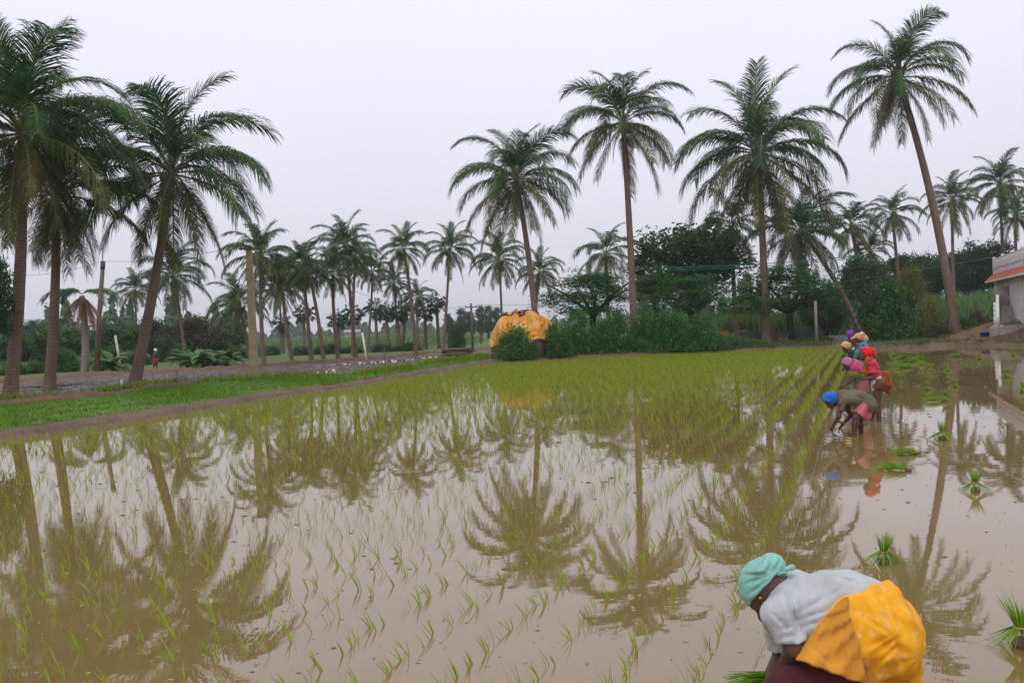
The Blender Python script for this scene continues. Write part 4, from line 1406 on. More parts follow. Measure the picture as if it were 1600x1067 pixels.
# steps rising away from the viewer beside the wall, with stepped side wall
sb = dep(1577, 505, 52.0)
stair = empty('stair', sb - HA, parent=house)
sx = Vector((1, 0.0, 0)); sy = Vector((0, 1, 0))
Wd = 0.98
zb = dep(1577, 506, 52.0).z - HG
stair.location = Vector((sb.x - HA.x, sb.y - HA.y, 0))
stair.rotation_euler = (0, 0, -math.atan2(sb.x, sb.y))
for k in range(7):
    MB().box((0, k * 0.27 + 0.9, zb - 0.35 + 0.1 * (k + 1) + 0.09 * (k + 1)), (Wd - 0.02 * k, 1.8, 0.19 * 0.96)).build('step', M['step'], stair)
zt = zb - 0.35 + 0.19 * 7 + 0.1
for sgn, nm in ((-1, 'side_wall'), (1, 'side_wall')):
    V = []
    xw = sgn * (Wd / 2 + 0.09)
    prof_ = [(-.1, zb - .6), (-.1, zb + 0.42), (0.35, zb + 0.55), (1.75, zb + 1.75), (2.6, zb + 1.75), (2.6, zb - .6)]
    mb = MB()
    for o in (-.08, .08):
        V += [(xw + o, y, z) for y, z in prof_]
    n_ = len(prof_)
    mb.add(V, [tuple(range(n_)), tuple(range(2 * n_ - 1, n_ - 1, -1))] + [(i, n_ + i, n_ + (i + 1) % n_, (i + 1) % n_) for i in range(n_)])
    mb.build(nm, M['plaster'] if sgn > 0 else M['white'], stair)
for k in range(4):                               # moulded balusters on the outer edge
    MB().lathe((-Wd / 2 - 0.24, 0.05 + k * 0.42, zb - .3), [(0.07, 0), (0.07, 0.35 + k * .3), (0.11, 0.4 + k * .3), (0.06, 0.5 + k * .3), (0.1, 0.62 + k * .3), (0.05, 0.7 + k * .3)], 9).build('newel', M['white'], stair, True)
MB().box((0, 2.72, zb + 1.1), (Wd + 0.55, 0.16, 2.4)).build('landing_wall', M['oldwall' if False else 'step'], stair)
MB().tube([(Wd / 2 + 0.14, -0.35, zb - .5), (Wd / 2 + 0.14, -0.35, zb + 2.75)], [0.055, 0.055], 8).build('pillar', M['blue'], stair, True)
MB().box((Wd / 2 + 0.3, 0.9, zb + 1.6), (0.3, 0.06, 0.9)).build('window', M['dark'], stair)
MB().box((Wd / 2 + 0.3, 0.86, zb + 1.12), (0.42, 0.1, 0.06)).build('window_sill', M['white'], stair)
MB().box((Wd / 2 + 0.3, 0.86, zb + 2.08), (0.42, 0.1, 0.06)).build('window_lintel', M['white'], stair)
tag(house, 'old whitewashed house with steps, orange tiled canopy and pierced parapet at right edge', 'house')
# cement apron before the steps
ap = [dep(1546, 513, 50.5), dep(1640, 512, 48.5), dep(1640, 505, 52), dep(1558, 505, 52.3)]
me = bpy.data.meshes.new('cement_apron')
V = [(p.x, p.y, max(p.z, court_h(p.x, p.y) + 0.03)) for p in ap]
V += [(x, y, z - 0.5) for x, y, z in V]
me.from_pydata(V, [], [(0, 1, 2, 3), (0, 4, 5, 1), (1, 5, 6, 2), (2, 6, 7, 3), (3, 7, 4, 0)])
me.materials.append(M['step']); me.update()
tag(link('cement_apron', me), 'worn cement apron before the house steps', kind='structure')
# blue tub
tb = min((dep(1540, 525, 44 + 0.1 * k) for k in range(140)), key=lambda p: abs(p.z - court_h(p.x, p.y)) + (5 if p.y < 46 else 0)); tb.z = court_h(tb.x, tb.y)
o = MB().lathe((0, 0, 0), [(0.22, 0), (0.30, 0.22), (0.32, 0.23), (0.32, 0.25), (0.285, 0.24), (0.21, 0.03)], 18).build('tub', plain('blue_plastic', (0.03, 0.10, 0.48), 0.35, 0.1), None, True, loc=tb)
tag(o, 'blue plastic tub on the earth bank before the house', 'tub')

# ------------------------------------------------------------------ rice seedlings
ru = Vector((0.375, 0.927, 0)); rv = Vector((0.927, -0.375, 0))
S_EDGE = -0.93
rows, s, k = [], S_EDGE, 0
while s > -36:
    rows.append(s)
    s -= 0.44 if k < 6 else 0.255
    k += 1
inner = [Vector(p) for p in ring(-0.35, 0)]
rs = np.random.default_rng(31)
PS = []
for k, s in enumerate(rows):
    step = 0.13 if k < 6 else 0.205
    a = np.arange(0, 75, step)
    a = a + rs.normal(0, 0.035 if k < 6 else 0.055, len(a))
    ss = s + rs.normal(0, 0.025 if k < 6 else 0.045, len(a))
    PS.append(np.stack([ru.x * a + rv.x * ss, ru.y * a + rv.y * ss, np.full(len(a), -0.03), np.full(len(a), 1.0 if k < 6 else 0.0)], 1))
PS = np.concatenate(PS)
X2 = PS[(PS[:, 1] > 17) & (PS[:, 3] == 0)].copy()
X2[:, :2] += rs.normal(0, 0.14, (len(X2), 2)); X2 = X2[rs.random(len(X2)) < np.clip((X2[:, 1] - 17) / 10, 0, 1)]
PS = np.concatenate([PS, X2])
PS = PS[rs.random(len(PS)) > 0.07]
# only what stands inside the flooded field and near enough to the view
dd = PS[:, 1]
vis = in_poly(PS[:, 0], PS[:, 1], inner) & (np.abs(PS[:, 0] - 0.02 * dd) < 0.64 * dd + 1.2) & (dd > 4.0)
PS = PS[vis]
order = np.argsort(PS[:, 1] + 0.15 * np.abs(PS[:, 0]))
near_vis = (PS[:, 1] > 4.85) & (np.abs(PS[:, 0]) < 0.575 * PS[:, 1])
idx = [i for i in order if near_vis[i]][:300]
mask = np.zeros(len(PS), bool); mask[idx] = True
def seedling_mesh(k):
    v, q = blades(np.zeros((1, 3)), 0.235, 0.0075, 0.22, 5 + k % 3, 3, lean_dir=(-0.20, 0.02), spread=0.008, curl=0.7)
    v = v + np.random.default_rng(k).normal(0, 0.002, v.shape)
    return np_mesh('rice_seedling', v, q, M['rice'])
def seedling_var(k):
    r = np.random.default_rng(200 + k)
    n = 2 + k % 3
    V, Q = [], []
    for b in range(n):
        H = r.uniform(0.13, 0.225); az = r.uniform(0, 6.28); ln = abs(r.normal(0.04, 0.13))
        dx = math.cos(az) * ln - 0.24; dy = math.sin(az) * ln
        w = 0.0042 * r.uniform(0.8, 1.3); wa = r.uniform(-0.7, 0.7)
        x0, y0 = r.normal(0, 0.008, 2)
        bb = len(V)
        for s in range(5):
            t = s / 4
            ww = w * (0.8 + 0.5 * t) if t < 0.5 else w * 2.1 * (1 - t) + w * 0.08
            cx, cy, cz = x0 + dx * H * t * (1 + 0.6 * t), y0 + dy * H * t * (1 + 0.6 * t), H * t * (1 - 0.12 * t)
            V += [(cx - math.cos(wa) * ww, cy - math.sin(wa) * ww, cz), (cx + math.cos(wa) * ww, cy + math.sin(wa) * ww, cz)]
        Q += [(bb + 2 * s, bb + 2 * s + 1, bb + 2 * s + 3, bb + 2 * s + 2) for s in range(4)]
    return np_mesh('rice_seedling', V, Q, M['rice'])
SV = [seedling_var(k) for k in range(12)]
for j, i in enumerate(idx):
    p = PS[i]
    o = link('rice_seedling', SV[j % 12], None, (p[0], p[1], p[2]), (random.uniform(-.12, .12), random.uniform(-.12, .12), random.uniform(-0.7, 0.7)), random.uniform(0.65, 0.98))
    tag(o, 'thin young rice seedling in the nearest planted rows of the paddy', 'rice seedling', 'nearest rice seedlings')
rest = PS[~mask]
def tufts(P, seed):
    """the rest of the seedlings, thinner detail with distance"""
    r = np.random.default_rng(seed)
    out_v, out_q, off = [], [], 0
    for lo, hi, nb, seg, w in ((0, 16, 5, 3, 0.008), (16, 30, 5, 2, 0.011), (30, 80, 5, 1, 0.016)):
        sel = P[(P[:, 1] >= lo) & (P[:, 1] < hi)]
        if not len(sel): continue
        hh = r.uniform(0.14, 0.20, len(sel)) + 0.04 * sel[:, 3]
        v, q = blades(sel[:, :3], hh, w, 0.22, nb - (sel[0, 1] < 16), seg, lean_dir=(-0.2, 0.0), spread=0.02, curl=0.6)
        out_v.append(v); out_q.append(q + off); off += len(v)
    return np.concatenate(out_v), np.concatenate(out_q)
v, q = tufts(rest, 33)
tag(link('rice_seedlings', np_mesh('rice_seedlings', v, q, M['rice'])), 'young rice seedlings filling the rest of the flooded paddy', kind='stuff')

# planting cord stretched beside the last row
M['cord'] = plain('green_cord', (0.25, 0.25, 0.12), 0.7, 0.2)
cp = [at(1172, 1062, 0.0), at(1197, 975, 0.05), at(1236, 850, 0.06), at(1262, 770, 0.03), at(1284, 690, 0.03), at(1296, 650, 0.05)]
tag(MB().tube(cp, 0.0022, 5).build('planting_cord', M['cord']), 'thin greenish planting cord stretched beside the last row', 'cord')

# mud lumps and bits breaking the surface
r = np.random.default_rng(41)
n = 1150
D = 5.2 + 36 * r.random(n) ** 1.3
X = r.uniform(-0.56, 0.58, n) * D
k = in_poly(X, D, inner)
P = np.stack([X[k], D[k], np.full(k.sum(), 0.0)], 1)
keep = (np.sin(P[:, 0] * 0.8 + P[:, 1] * 0.5) + r.normal(0, 0.6, len(P))) > -0.2
v, q = clods(P[keep], 0.012, 0.055, 42, 0.3)
v = v.reshape(-1, 7, 3); cm = v.mean(1, keepdims=True); cm[..., 2] = 0; v = (cm + (v - cm) * np.array([1.7, 0.8, 1.0]) * np.clip(cm[..., 1:2] / 13, 0.4, 1)).reshape(-1, 3)
tag(link('mud_lumps', np_mesh('mud_lumps', v, q, plain('wet_mud', (0.11, 0.075, 0.05), 0.5, 0.4, 12.0))), 'small dark mud lumps poking through the water', kind='stuff')
n = 650
D = 5.2 + 24 * r.random(n) ** 1.6
X = r.uniform(-0.56, 0.58, n) * D
k = in_poly(X, D, inner)
P = np.stack([X[k], D[k], np.full(k.sum(), 0.003)], 1)
a = r.uniform(0, 6.28, len(P)); l = r.uniform(0.004, 0.02, len(P)); w = 0.0025
u = np.stack([np.cos(a), np.sin(a), 0 * a], 1) * l[:, None]; vv = np.stack([-np.sin(a), np.cos(a), 0 * a], 1) * w
z = np.array([0, 0, 0.006])
V = np.stack([P - u - vv, P + u - vv, P + u + vv, P - u + vv, P - u * .8 + z, P + u * .8 + z], 1).reshape(-1, 3)
b = (np.arange(len(P)) * 6)[:, None]
Q = np.concatenate([b + np.array([[0, 1, 5, 4]]), b + np.array([[2, 3, 4, 5]])])
tag(link('straw_bits', np_mesh('straw_bits', V, Q, plain('pale_straw', (0.38, 0.32, 0.22), 0.8, 0.4))), 'pale straw bits and flecks floating on the water', kind='stuff')

# weeds and mud flats at the right
P = scatter(PX([(1335, 543), (1430, 541), (1525, 534), (1600, 537), (1600, 520), (1530, 520), (1450, 520), (1340, 530)]), 2600, 51, G)
P[:, 2] = [court_h(a_, b_) for a_, b_ in P[:, :2]]
v, q = blades(P, 0.20, 0.04, 0.6, 5, 2, spread=0.12)
tag(link('bank_tufts', np_mesh('bank_tufts', v, q, leafmat('tuft_leaves', (0.08, 0.15, 0.03), (0.12, 0.17, 0.04), 0.25))), 'sparse weeds on the earth bank before the house', kind='stuff')
P = scatter(PX([(1385, 660), (1600, 660), (1600, 552), (1400, 556)], 0), 1500, 52, 0.0)
P = P[in_poly(P[:, 0], P[:, 1], inner)]
P = P[np.sin(P[:, 0] * 1.3) * np.sin(P[:, 1] * 0.8 + 1) + r.normal(0, .3, len(P)) > 0.15]
v, q = clods(P, 0.02, 0.09, 53, 0.3)
tag(link('mud_flats', np_mesh('mud_flats', v, q, plain('shallow_mud', (0.085, 0.06, 0.042), 0.75, 0.4, 9.0))), 'low mud humps just breaking the water at right', kind='stuff')

# ------------------------------------------------------------------ seedling bundles waiting in the water
M['tie'] = plain('straw_tie', (0.32, 0.22, 0.10), 0.8, 0.3)
def bundle_meshes(seed, kind):
    r = np.random.default_rng(seed)
    V, Q = [], []
    n = 170
    for b in range(n):
        az = r.uniform(0, 6.28)
        w = 0.0035
        if kind == 'stand':
            if b < 95:                                  # upright tips above the tie
                p0 = np.array([0.02 * math.cos(az), 0.02 * math.sin(az), 0.09]); ln = r.uniform(0.10, 0.19); sp = r.uniform(0.05, 0.4)
                d = np.array([math.cos(az) * sp + 0.15, math.sin(az) * sp, 1.0])
            else:                                       # skirt spreading to the water
                p0 = np.array([0.025 * math.cos(az), 0.025 * math.sin(az), 0.10]); ln = r.uniform(0.13, 0.19); sp = r.uniform(0.5, 1.3)
                d = np.array([math.cos(az) * sp, math.sin(az) * sp, -0.72])
        else:                                           # lying on its side
            p0 = np.array([0.16 + r.normal(0, 0.01), r.normal(0, 0.03), 0.02 + abs(r.normal(0, 0.02))]); ln = r.uniform(0.25, 0.42); sp = r.normal(0, 0.2)
            d = np.array([-1.0, sp, abs(r.normal(0.12, 0.14))])
        d = d / np.linalg.norm(d)
        sd = np.cross(d, r.normal(0, 1, 3)); sd /= np.linalg.norm(sd)
        bend = np.array([math.cos(az), math.sin(az), -0.6]) * 0.12 * ln
        bb = len(V)
        for s in range(4):
            t = s / 3
            c = p0 + d * ln * t + bend * t * t
            c[2] = max(c[2], 0.002)
            ww = w * (1 - 0.85 * t)
            V += [c - sd * ww, c + sd * ww]
        Q += [(bb + 2 * s, bb + 2 * s + 1, bb + 2 * s + 3, bb + 2 * s + 2) for s in range(3)]
    blades_me = np_mesh('leaves', V, Q, M['bundle'])
    mb = MB()
    if kind == 'stand':
        mb.tube([(0.034 * math.cos(a * .785), 0.034 * math.sin(a * .785), 0.095 + 0.004 * (a % 2)) for a in range(9)], 0.007, 5)
        mb.tube([(-.03, -.03, 0.1), (-.05, -.05, 0.05), (-.06, -.07, 0.0)], [0.006, .005, .004], 5)
    else:
        mb.tube([(0.10, 0.045 * math.cos(a * .785), 0.035 + 0.03 * math.sin(a * .785)) for a in range(9)], 0.006, 5)
    # muddy roots
    if kind == 'stand': mb2 = MB().ball((0, 0, 0.02), (0.05, 0.05, 0.035), 8, 4)
    else: mb2 = MB().ball((0.19, 0, 0.02), (0.05, 0.045, 0.03), 8, 4)
    return blades_me, mb.mesh('tie', M['tie'], True), mb2.mesh('root_ball', M['mud'], True)
BUN = {'stand': [bundle_meshes(300 + k, 'stand') for k in range(3)], 'lie': [bundle_meshes(310 + k, 'lie') for k in range(2)]}
def bundle(px, py, kind, size, label, rz=None, k=0):
    p = at(px, py, 0.0)
    root = empty('seedling_bundle', (p.x, p.y, -0.005), random.uniform(0, 6.28) if rz is None else rz, size)
    a, b, c = BUN[kind][k % len(BUN[kind])]
    link('leaves', a, root); link('tie', b, root); link('root_ball', c, root)
    tag(root, label, 'seedling bundle', 'seedling bundles in the water')
bl = [(1381, 879, 'stand', 1.0, 'tied seedling bundle standing just above the bent white back', 0.3),
      (1597, 1010, 'stand', 1.25, 'seedling bundle cut by the right edge, nearest the camera', 2.0),
      (1524, 767, 'stand', 1.05, 'upright seedling bundle at right with a loose stalk', 0.1),
      (1472, 687, 'stand', 1.3, 'bushy seedling bundle where the curved trunk is mirrored', 1.0),
      (1412, 710, 'lie', 1.0, 'flat seedling bundle lying right of the blue turban woman', 0.1),
      (1396, 735, 'lie', 0.9, 'seedling bundle tipped with its roots to the right', -0.5),
      (1448, 610, 'stand', 1.1, 'seedling bundle standing right of the red blouse woman', 1.4),
      (1476, 627, 'stand', 1.2, 'large seedling bundle beside a dark mirrored trunk', 0.7),
      (1458, 628, 'lie', 1.1, 'flat bundle touching the large one by mirrored trunk', 0.0),
      (1492, 605, 'stand', 1.0, 'small bundle above the large one by the mirrored trunk', 2.2),
      (1408, 595, 'stand', 1.0, 'bundle close behind the brown sari', 2.9),
      (1454, 580, 'stand', 1.1, 'small bundle, left of two in one line below the bank', 0.2),
      (1481, 580, 'stand', 1.1, 'small bundle, right of two in one line below the bank', 1.2),
      (1530, 562, 'stand', 1.3, 'lone bundle under the blue tub', 1.9),
      (1573, 590, 'stand', 1.3, 'bundle standing before the mirrored house', 0.9),
      (1598, 613, 'stand', 1.2, 'bundle at the right edge below the house', 0.4),
      (1583, 556, 'stand', 1.5, 'far bundle right below the house steps', 0.8),
      (1492, 558, 'lie', 1.4, 'far flat bundle below the curved palm foot', 0.5)]
for k, (x, y, kd, sz, lab, rz) in enumerate(bl):
    bundle(x, y, kd, sz, lab, rz, k)
spots = [(1398, 556), (1412, 561), (1426, 565), (1440, 570), (1396, 572), (1410, 575)]
labs = ['leftmost bundle of the scattered heap behind the red turban', 'second bundle of the scattered heap behind the red turban', 'third bundle of the scattered heap behind the red turban', 'rightmost bundle of the scattered heap behind the red turban', 'bundle nearest the red turban in the scattered heap', 'lower middle bundle of the scattered heap behind the red turban']
for k, (x, y) in enumerate(spots):
    bundle(x, y, 'lie' if k % 3 else 'stand', 1.7, labs[k], k * 1.1, k)
# ------------------------------------------------------------------ people: bodies and clothes grown as one surface from a distance field
def surface_nets(F, org, h):
    s = F < 0
    c = s[:-1, :-1, :-1]
    cnt = np.zeros(c.shape, np.int8)
    for dx in (0, 1):
        for dy in (0, 1):
            for dz in (0, 1):
                cnt += s[dx:s.shape[0] - 1 + dx, dy:s.shape[1] - 1 + dy, dz:s.shape[2] - 1 + dz]
    act = (cnt > 0) & (cnt < 8)
    I = np.argwhere(act)
    idx = -np.ones(act.shape, np.int64)
    idx[act] = np.arange(len(I))
    acc = np.zeros((len(I), 3)); num = np.zeros(len(I))
    cor = [(x, y, z) for x in (0, 1) for y in (0, 1) for z in (0, 1)]
    for a in cor:
        for ax in range(3):
            if a[ax]: continue
            b = list(a); b[ax] = 1
            fa = F[I[:, 0] + a[0], I[:, 1] + a[1], I[:, 2] + a[2]]
            fb = F[I[:, 0] + b[0], I[:, 1] + b[1], I[:, 2] + b[2]]
            m = (fa < 0) != (fb < 0)
            t = np.where(m, fa / (fa - fb + 1e-12), 0)
            p = np.array(a, float)[None] + np.zeros((len(I), 3)); p[:, ax] = t
            acc[m] += p[m]; num[m] += 1
    V = (I + acc / num[:, None]) * h + org
    Q = []
    for ax in range(3):
        u, w = [(1, 2), (2, 0), (0, 1)][ax]
        sl0 = [slice(None)] * 3; sl1 = [slice(None)] * 3
        sl0[ax] = slice(0, -1); sl1[ax] = slice(1, None)
        ch = s[tuple(sl0)] != s[tuple(sl1)]
        E_ = np.argwhere(ch)
        ok = (E_[:, u] > 0) & (E_[:, w] > 0) & (E_[:, u] < act.shape[u]) & (E_[:, w] < act.shape[w])
        E_ = E_[ok]
        flip = s[E_[:, 0], E_[:, 1], E_[:, 2]]
        def off(du, dw):
            P = E_.copy(); P[:, u] -= du; P[:, w] -= dw
            return idx[P[:, 0], P[:, 1], P[:, 2]]
        q = np.stack([off(1, 1), off(0, 1), off(0, 0), off(1, 0)], 1)
        q[~flip] = q[~flip][:, ::-1]
        Q.append(q)
    Q = np.concatenate(Q)
    Q = Q[(Q >= 0).all(1)]
    return V, Q

def smin(a, b, k):
    if k <= 0: return np.minimum(a, b)
    h = np.clip(0.5 + 0.5 * (b - a) / k, 0, 1)
    return b * (1 - h) + a * h - k * h * (1 - h)

def v3(p): return np.array(p, float)

def cap(a, b, ra, rb, k=0.03, cuts=()):
    return dict(t='cap', a=v3(a), b=v3(b), ra=ra, rb=rb, k=k, cuts=cuts)
def ell(c, axes, r, k=0.03, cuts=()):
    return dict(t='ell', c=v3(c), ax=[v3(x) / np.linalg.norm(v3(x)) for x in axes], r=r, k=k, cuts=cuts)

def sdf_mesh(name, prims, h, mat, cuts=(), disp=None, grow=0.0, shrink=None):
    lo = np.full(3, 1e9); hi = -lo
    for p in prims:
        if p['t'] == 'cap':
            m = max(p['ra'], p['rb'])
            lo = np.minimum(lo, np.minimum(p['a'], p['b']) - m); hi = np.maximum(hi, np.maximum(p['a'], p['b']) + m)
        else:
            m = max(p['r'])
            lo = np.minimum(lo, p['c'] - m); hi = np.maximum(hi, p['c'] + m)
    lo -= grow + 0.04; hi += grow + 0.04
    n = np.ceil((hi - lo) / h).astype(int) + 1
    g = [lo[i] + np.arange(n[i]) * h for i in range(3)]
    X, Y, Z = np.meshgrid(*g, indexing='ij')
    P = np.stack([X, Y, Z], -1).reshape(-1, 3)
    F = None
    for p in prims:
        if p['t'] == 'cap':
            ba = p['b'] - p['a']
            t = np.clip(((P - p['a']) @ ba) / (ba @ ba + 1e-12), 0, 1)
            d = np.linalg.norm(P - p['a'] - t[:, None] * ba, axis=1) - (p['ra'] + (p['rb'] - p['ra']) * t)
        else:
            q = P - p['c']
            L_ = np.stack([q @ a for a in p['ax']], 1); r = np.array(p['r'])
            k0 = np.linalg.norm(L_ / r, axis=1); k1 = np.linalg.norm(L_ / r ** 2, axis=1)
            d = k0 * (k0 - 1) / (k1 + 1e-9)
        for (pt, nr) in p['cuts']:
            d = np.maximum(d, (P - v3(pt)) @ v3(nr))
        F = d if F is None else smin(F, d, p['k'])
    F = F - grow
    if disp is not None: F = F + disp(P)
    for (pt, nr) in cuts:                                # hems are never ruler straight
        wob = 0.0045 * np.sin(P @ np.array([31.0, 17.0, 37.0])) + 0.003 * np.sin(P @ np.array([-71.0, 40.0, 63.0]) + 1.0)
        F = np.maximum(F, (P - v3(pt)) @ v3(nr) + wob)
    V, Q = surface_nets(F.reshape(tuple(n)), lo, h)
    # two gentle smoothing passes over the quads
    for _ in range(2):
        acc = np.zeros_like(V); num = np.zeros(len(V))
        for a in range(4):
            for b in ((a + 1) % 4, (a + 3) % 4):
                np.add.at(acc, Q[:, a], V[Q[:, b]]); np.add.at(num, Q[:, a], 1)
        V = V * 0.5 + 0.5 * acc / np.maximum(num, 1)[:, None]
    return np_mesh(name, V, Q, mat, True)

def waves(seed, freqs, amp, aniso=(1, 1, 1)):
    r = np.random.default_rng(seed)
    W_ = []
    for f in freqs:
        for _ in range(3):
            d = r.normal(0, 1, 3) * np.array(aniso); d /= np.linalg.norm(d)
            W_.append((d * f, r.uniform(0, 6.28), amp / f ** 0.5 * freqs[0] ** 0.5))
    def fn(P):
        out = np.zeros(len(P))
        for d, ph, a in W_:
            x = P @ d + ph
            out += a * (1 - np.abs(np.sin(x)) * 1.6)      # sharp valleys, soft ridges: cloth creases
        return out
    return fn

def cloth(name, col, var=0.12, rough=0.85, weave=260.0, crease=0.2, cs=8.0):
    m = NT(name)
    f = m.noise(9.0, 4.0); g = m.noise(weave, 2.0)
    def ridged(scale, stretch):
        tcx = m.n('ShaderNodeTexCoord'); mp = m.n('ShaderNodeMapping')
        mp.inputs['Scale'].default_value = stretch; mp.inputs['Rotation'].default_value = (0.5, 0.7, 0.4)
        m.l(tcx.outputs['Object'], mp.inputs['Vector'])
        x = m.n('ShaderNodeTexNoise'); x.inputs['Scale'].default_value = scale; x.inputs['Detail'].default_value = 3.0; x.inputs['Distortion'].default_value = 0.9
        m.l(mp.outputs['Vector'], x.inputs['Vector'])
        s_ = m.n('ShaderNodeMath', operation='SUBTRACT'); m.l(x.outputs['Fac'], s_.inputs[0]); s_.inputs[1].default_value = 0.5
        a_ = m.n('ShaderNodeMath', operation='ABSOLUTE'); m.l(s_.outputs[0], a_.inputs[0])
        p_ = m.n('ShaderNodeMath', operation='POWER'); m.l(a_.outputs[0], p_.inputs[0]); p_.inputs[1].default_value = 0.6
        return p_.outputs[0]
    c = m.ramp(f, [(0.3, tuple(x * (1 - var) for x in col)), (0.7, tuple(min(1, x * (1 + var)) for x in col))])
    st = m.ramp(m.noise(3.5, 6.0), [(0.45, (1, 1, 1)), (0.72, (0.78, 0.74, 0.68))])     # damp and soil
    c = m.mixc(1.0, c, st, 'MULTIPLY')
    ad = m.n('ShaderNodeMath', operation='ADD')
    m.l(ridged(cs, (1, 1, 0.55)), ad.inputs[0]); m.l(ridged(cs * 2.3, (0.6, 1, 1)), ad.inputs[1])
    ad2 = m.n('ShaderNodeMath', operation='MULTIPLY_ADD'); ad2.inputs[1].default_value = 0.05
    m.l(g, ad2.inputs[0]); m.l(ad.outputs[0], ad2.inputs[2])
    p = m.bsdf(c, rough, m.bump(ad2.outputs[0], crease, 0.022), 0.2)
    p.inputs['Sheen Weight'].default_value = 0.1
    return m.done(p)
def skinmat():
    m = NT('dark_skin')
    f = m.noise(14.0, 5.0)
    c = m.ramp(f, [(0.3, (0.075, 0.036, 0.026)), (0.7, (0.13, 0.062, 0.042))])
    return m.done(m.bsdf(c, 0.48, m.bump(m.noise(120.0, 3.0), 0.15, 0.003), 0.4))
M['skin'] = skinmat()
M['gold'] = plain('gold', (0.7, 0.42, 0.10), 0.3, 0.1)
M['gold'].node_tree.nodes['Principled BSDF'].inputs['Metallic'].default_value = 0.9
M['eye'] = plain('eye_white', (0.5, 0.46, 0.42), 0.3, 0.1)
M['hair'] = plain('black_hair', (0.012, 0.011, 0.012), 0.5, 0.3, 60.0)

RX, DY, DZ = np.array(_cx), -np.array(_cy), np.array(_F)     # image right, image down, depth
def pv(a, b, c=0.0): return RX * a + DY * b + DZ * c

class Pose:
    """landmarks measured in the photograph at one working distance"""
    def __init__(self, D): self.D = D; self.m = D / F_PX
    def __call__(self, x, y, d=0.0): return v3(dep(x, y, self.D + d))

def head_prims(c, crown, fwd, s=1.0):
    crown = crown / np.linalg.norm(crown); fwd = fwd - crown * (fwd @ crown); fwd /= np.linalg.norm(fwd)
    side = np.cross(crown, fwd)
    P = [ell(c, (crown, fwd, side), (0.112 * s, 0.098 * s, 0.077 * s), 0.0),
         ell(c - crown * 0.065 * s + fwd * 0.035 * s, (crown, fwd, side), (0.062 * s, 0.062 * s, 0.056 * s), 0.03),
         cap(c - crown * 0.018 * s + fwd * 0.088 * s, c - crown * 0.042 * s + fwd * 0.108 * s, 0.010 * s, 0.015 * s, 0.014),
         ell(c - crown * 0.072 * s + fwd * 0.088 * s, (crown, fwd, side), (0.010 * s, 0.012 * s, 0.024 * s), 0.012),
         ell(c - crown * 0.102 * s + fwd * 0.075 * s, (crown, fwd, side), (0.02 * s, 0.02 * s, 0.022 * s), 0.02),
         ell(c + crown * 0.012 * s + fwd * 0.086 * s, (crown, fwd, side), (0.010 * s, 0.014 * s, 0.05 * s), 0.015)]
    for sg in (-1, 1):
        P.append(ell(c - crown * 0.02 * s + side * sg * 0.077 * s - fwd * 0.005, (crown, fwd, side), (0.03 * s, 0.018 * s, 0.009 * s), 0.006))
    return P, crown, fwd, side

def hand_prims(w, d, nrm, curl=0.5, s=1.0):
    """palm and five separate bent fingers; d = direction of the forearm, nrm = back of the hand"""
    d = d / np.linalg.norm(d); nrm = nrm - d * (nrm @ d); nrm /= np.linalg.norm(nrm)
    sd = np.cross(d, nrm)
    pc = w + d * 0.045 * s
    P = [ell(pc, (d, sd, nrm), (0.052 * s, 0.040 * s, 0.017 * s), 0.02)]
    for i, (o, L_) in enumerate(((-0.031, 0.062), (-0.0105, 0.074), (0.0105, 0.078), (0.031, 0.070))):
        a = pc + d * 0.038 * s + sd * o * s
        b = a + (d * math.cos(curl * .5) - nrm * math.sin(curl * .5)) * L_ * 0.5 * s + sd * o * 0.25
        c = b + (d * math.cos(curl * 1.4) - nrm * math.sin(curl * 1.4)) * L_ * 0.5 * s
        P += [cap(a, b, 0.0095 * s, 0.0088 * s, 0.006), cap(b, c, 0.0088 * s, 0.0068 * s, 0.004)]
    a = pc - d * 0.015 * s - sd * 0.032 * s
    b = a - sd * 0.03 * s + d * 0.025 * s - nrm * 0.012 * s
    c = b + d * 0.028 * s - nrm * 0.014 * s
    return P + [cap(a, b, 0.012 * s, 0.0105 * s, 0.01), cap(b, c, 0.0105 * s, 0.0075 * s, 0.004)]

def foot_prims(a, fwd, s=1.0):
    fwd = fwd / np.linalg.norm(fwd); dn = np.array([0, 0, -1.0])
    return [cap(a, a + dn * 0.05, 0.036, 0.036, 0.02), cap(a + dn * 0.06 - fwd * 0.03, a + dn * 0.075 + fwd * 0.14, 0.034, 0.024, 0.02)]

def arm(sh, el_, wr, s=1.0):
    return [cap(sh, el_, 0.047 * s, 0.037 * s, 0.03), cap(el_, wr, 0.038 * s, 0.025 * s, 0.015)]
def leg(hp, kn, an, s=1.0):
    calf = kn * 0.62 + an * 0.38
    return [cap(hp, kn, 0.088 * s, 0.056 * s, 0.04), cap(kn, calf, 0.054 * s, 0.055 * s, 0.02), cap(calf, an, 0.053 * s, 0.034 * s, 0.02)]

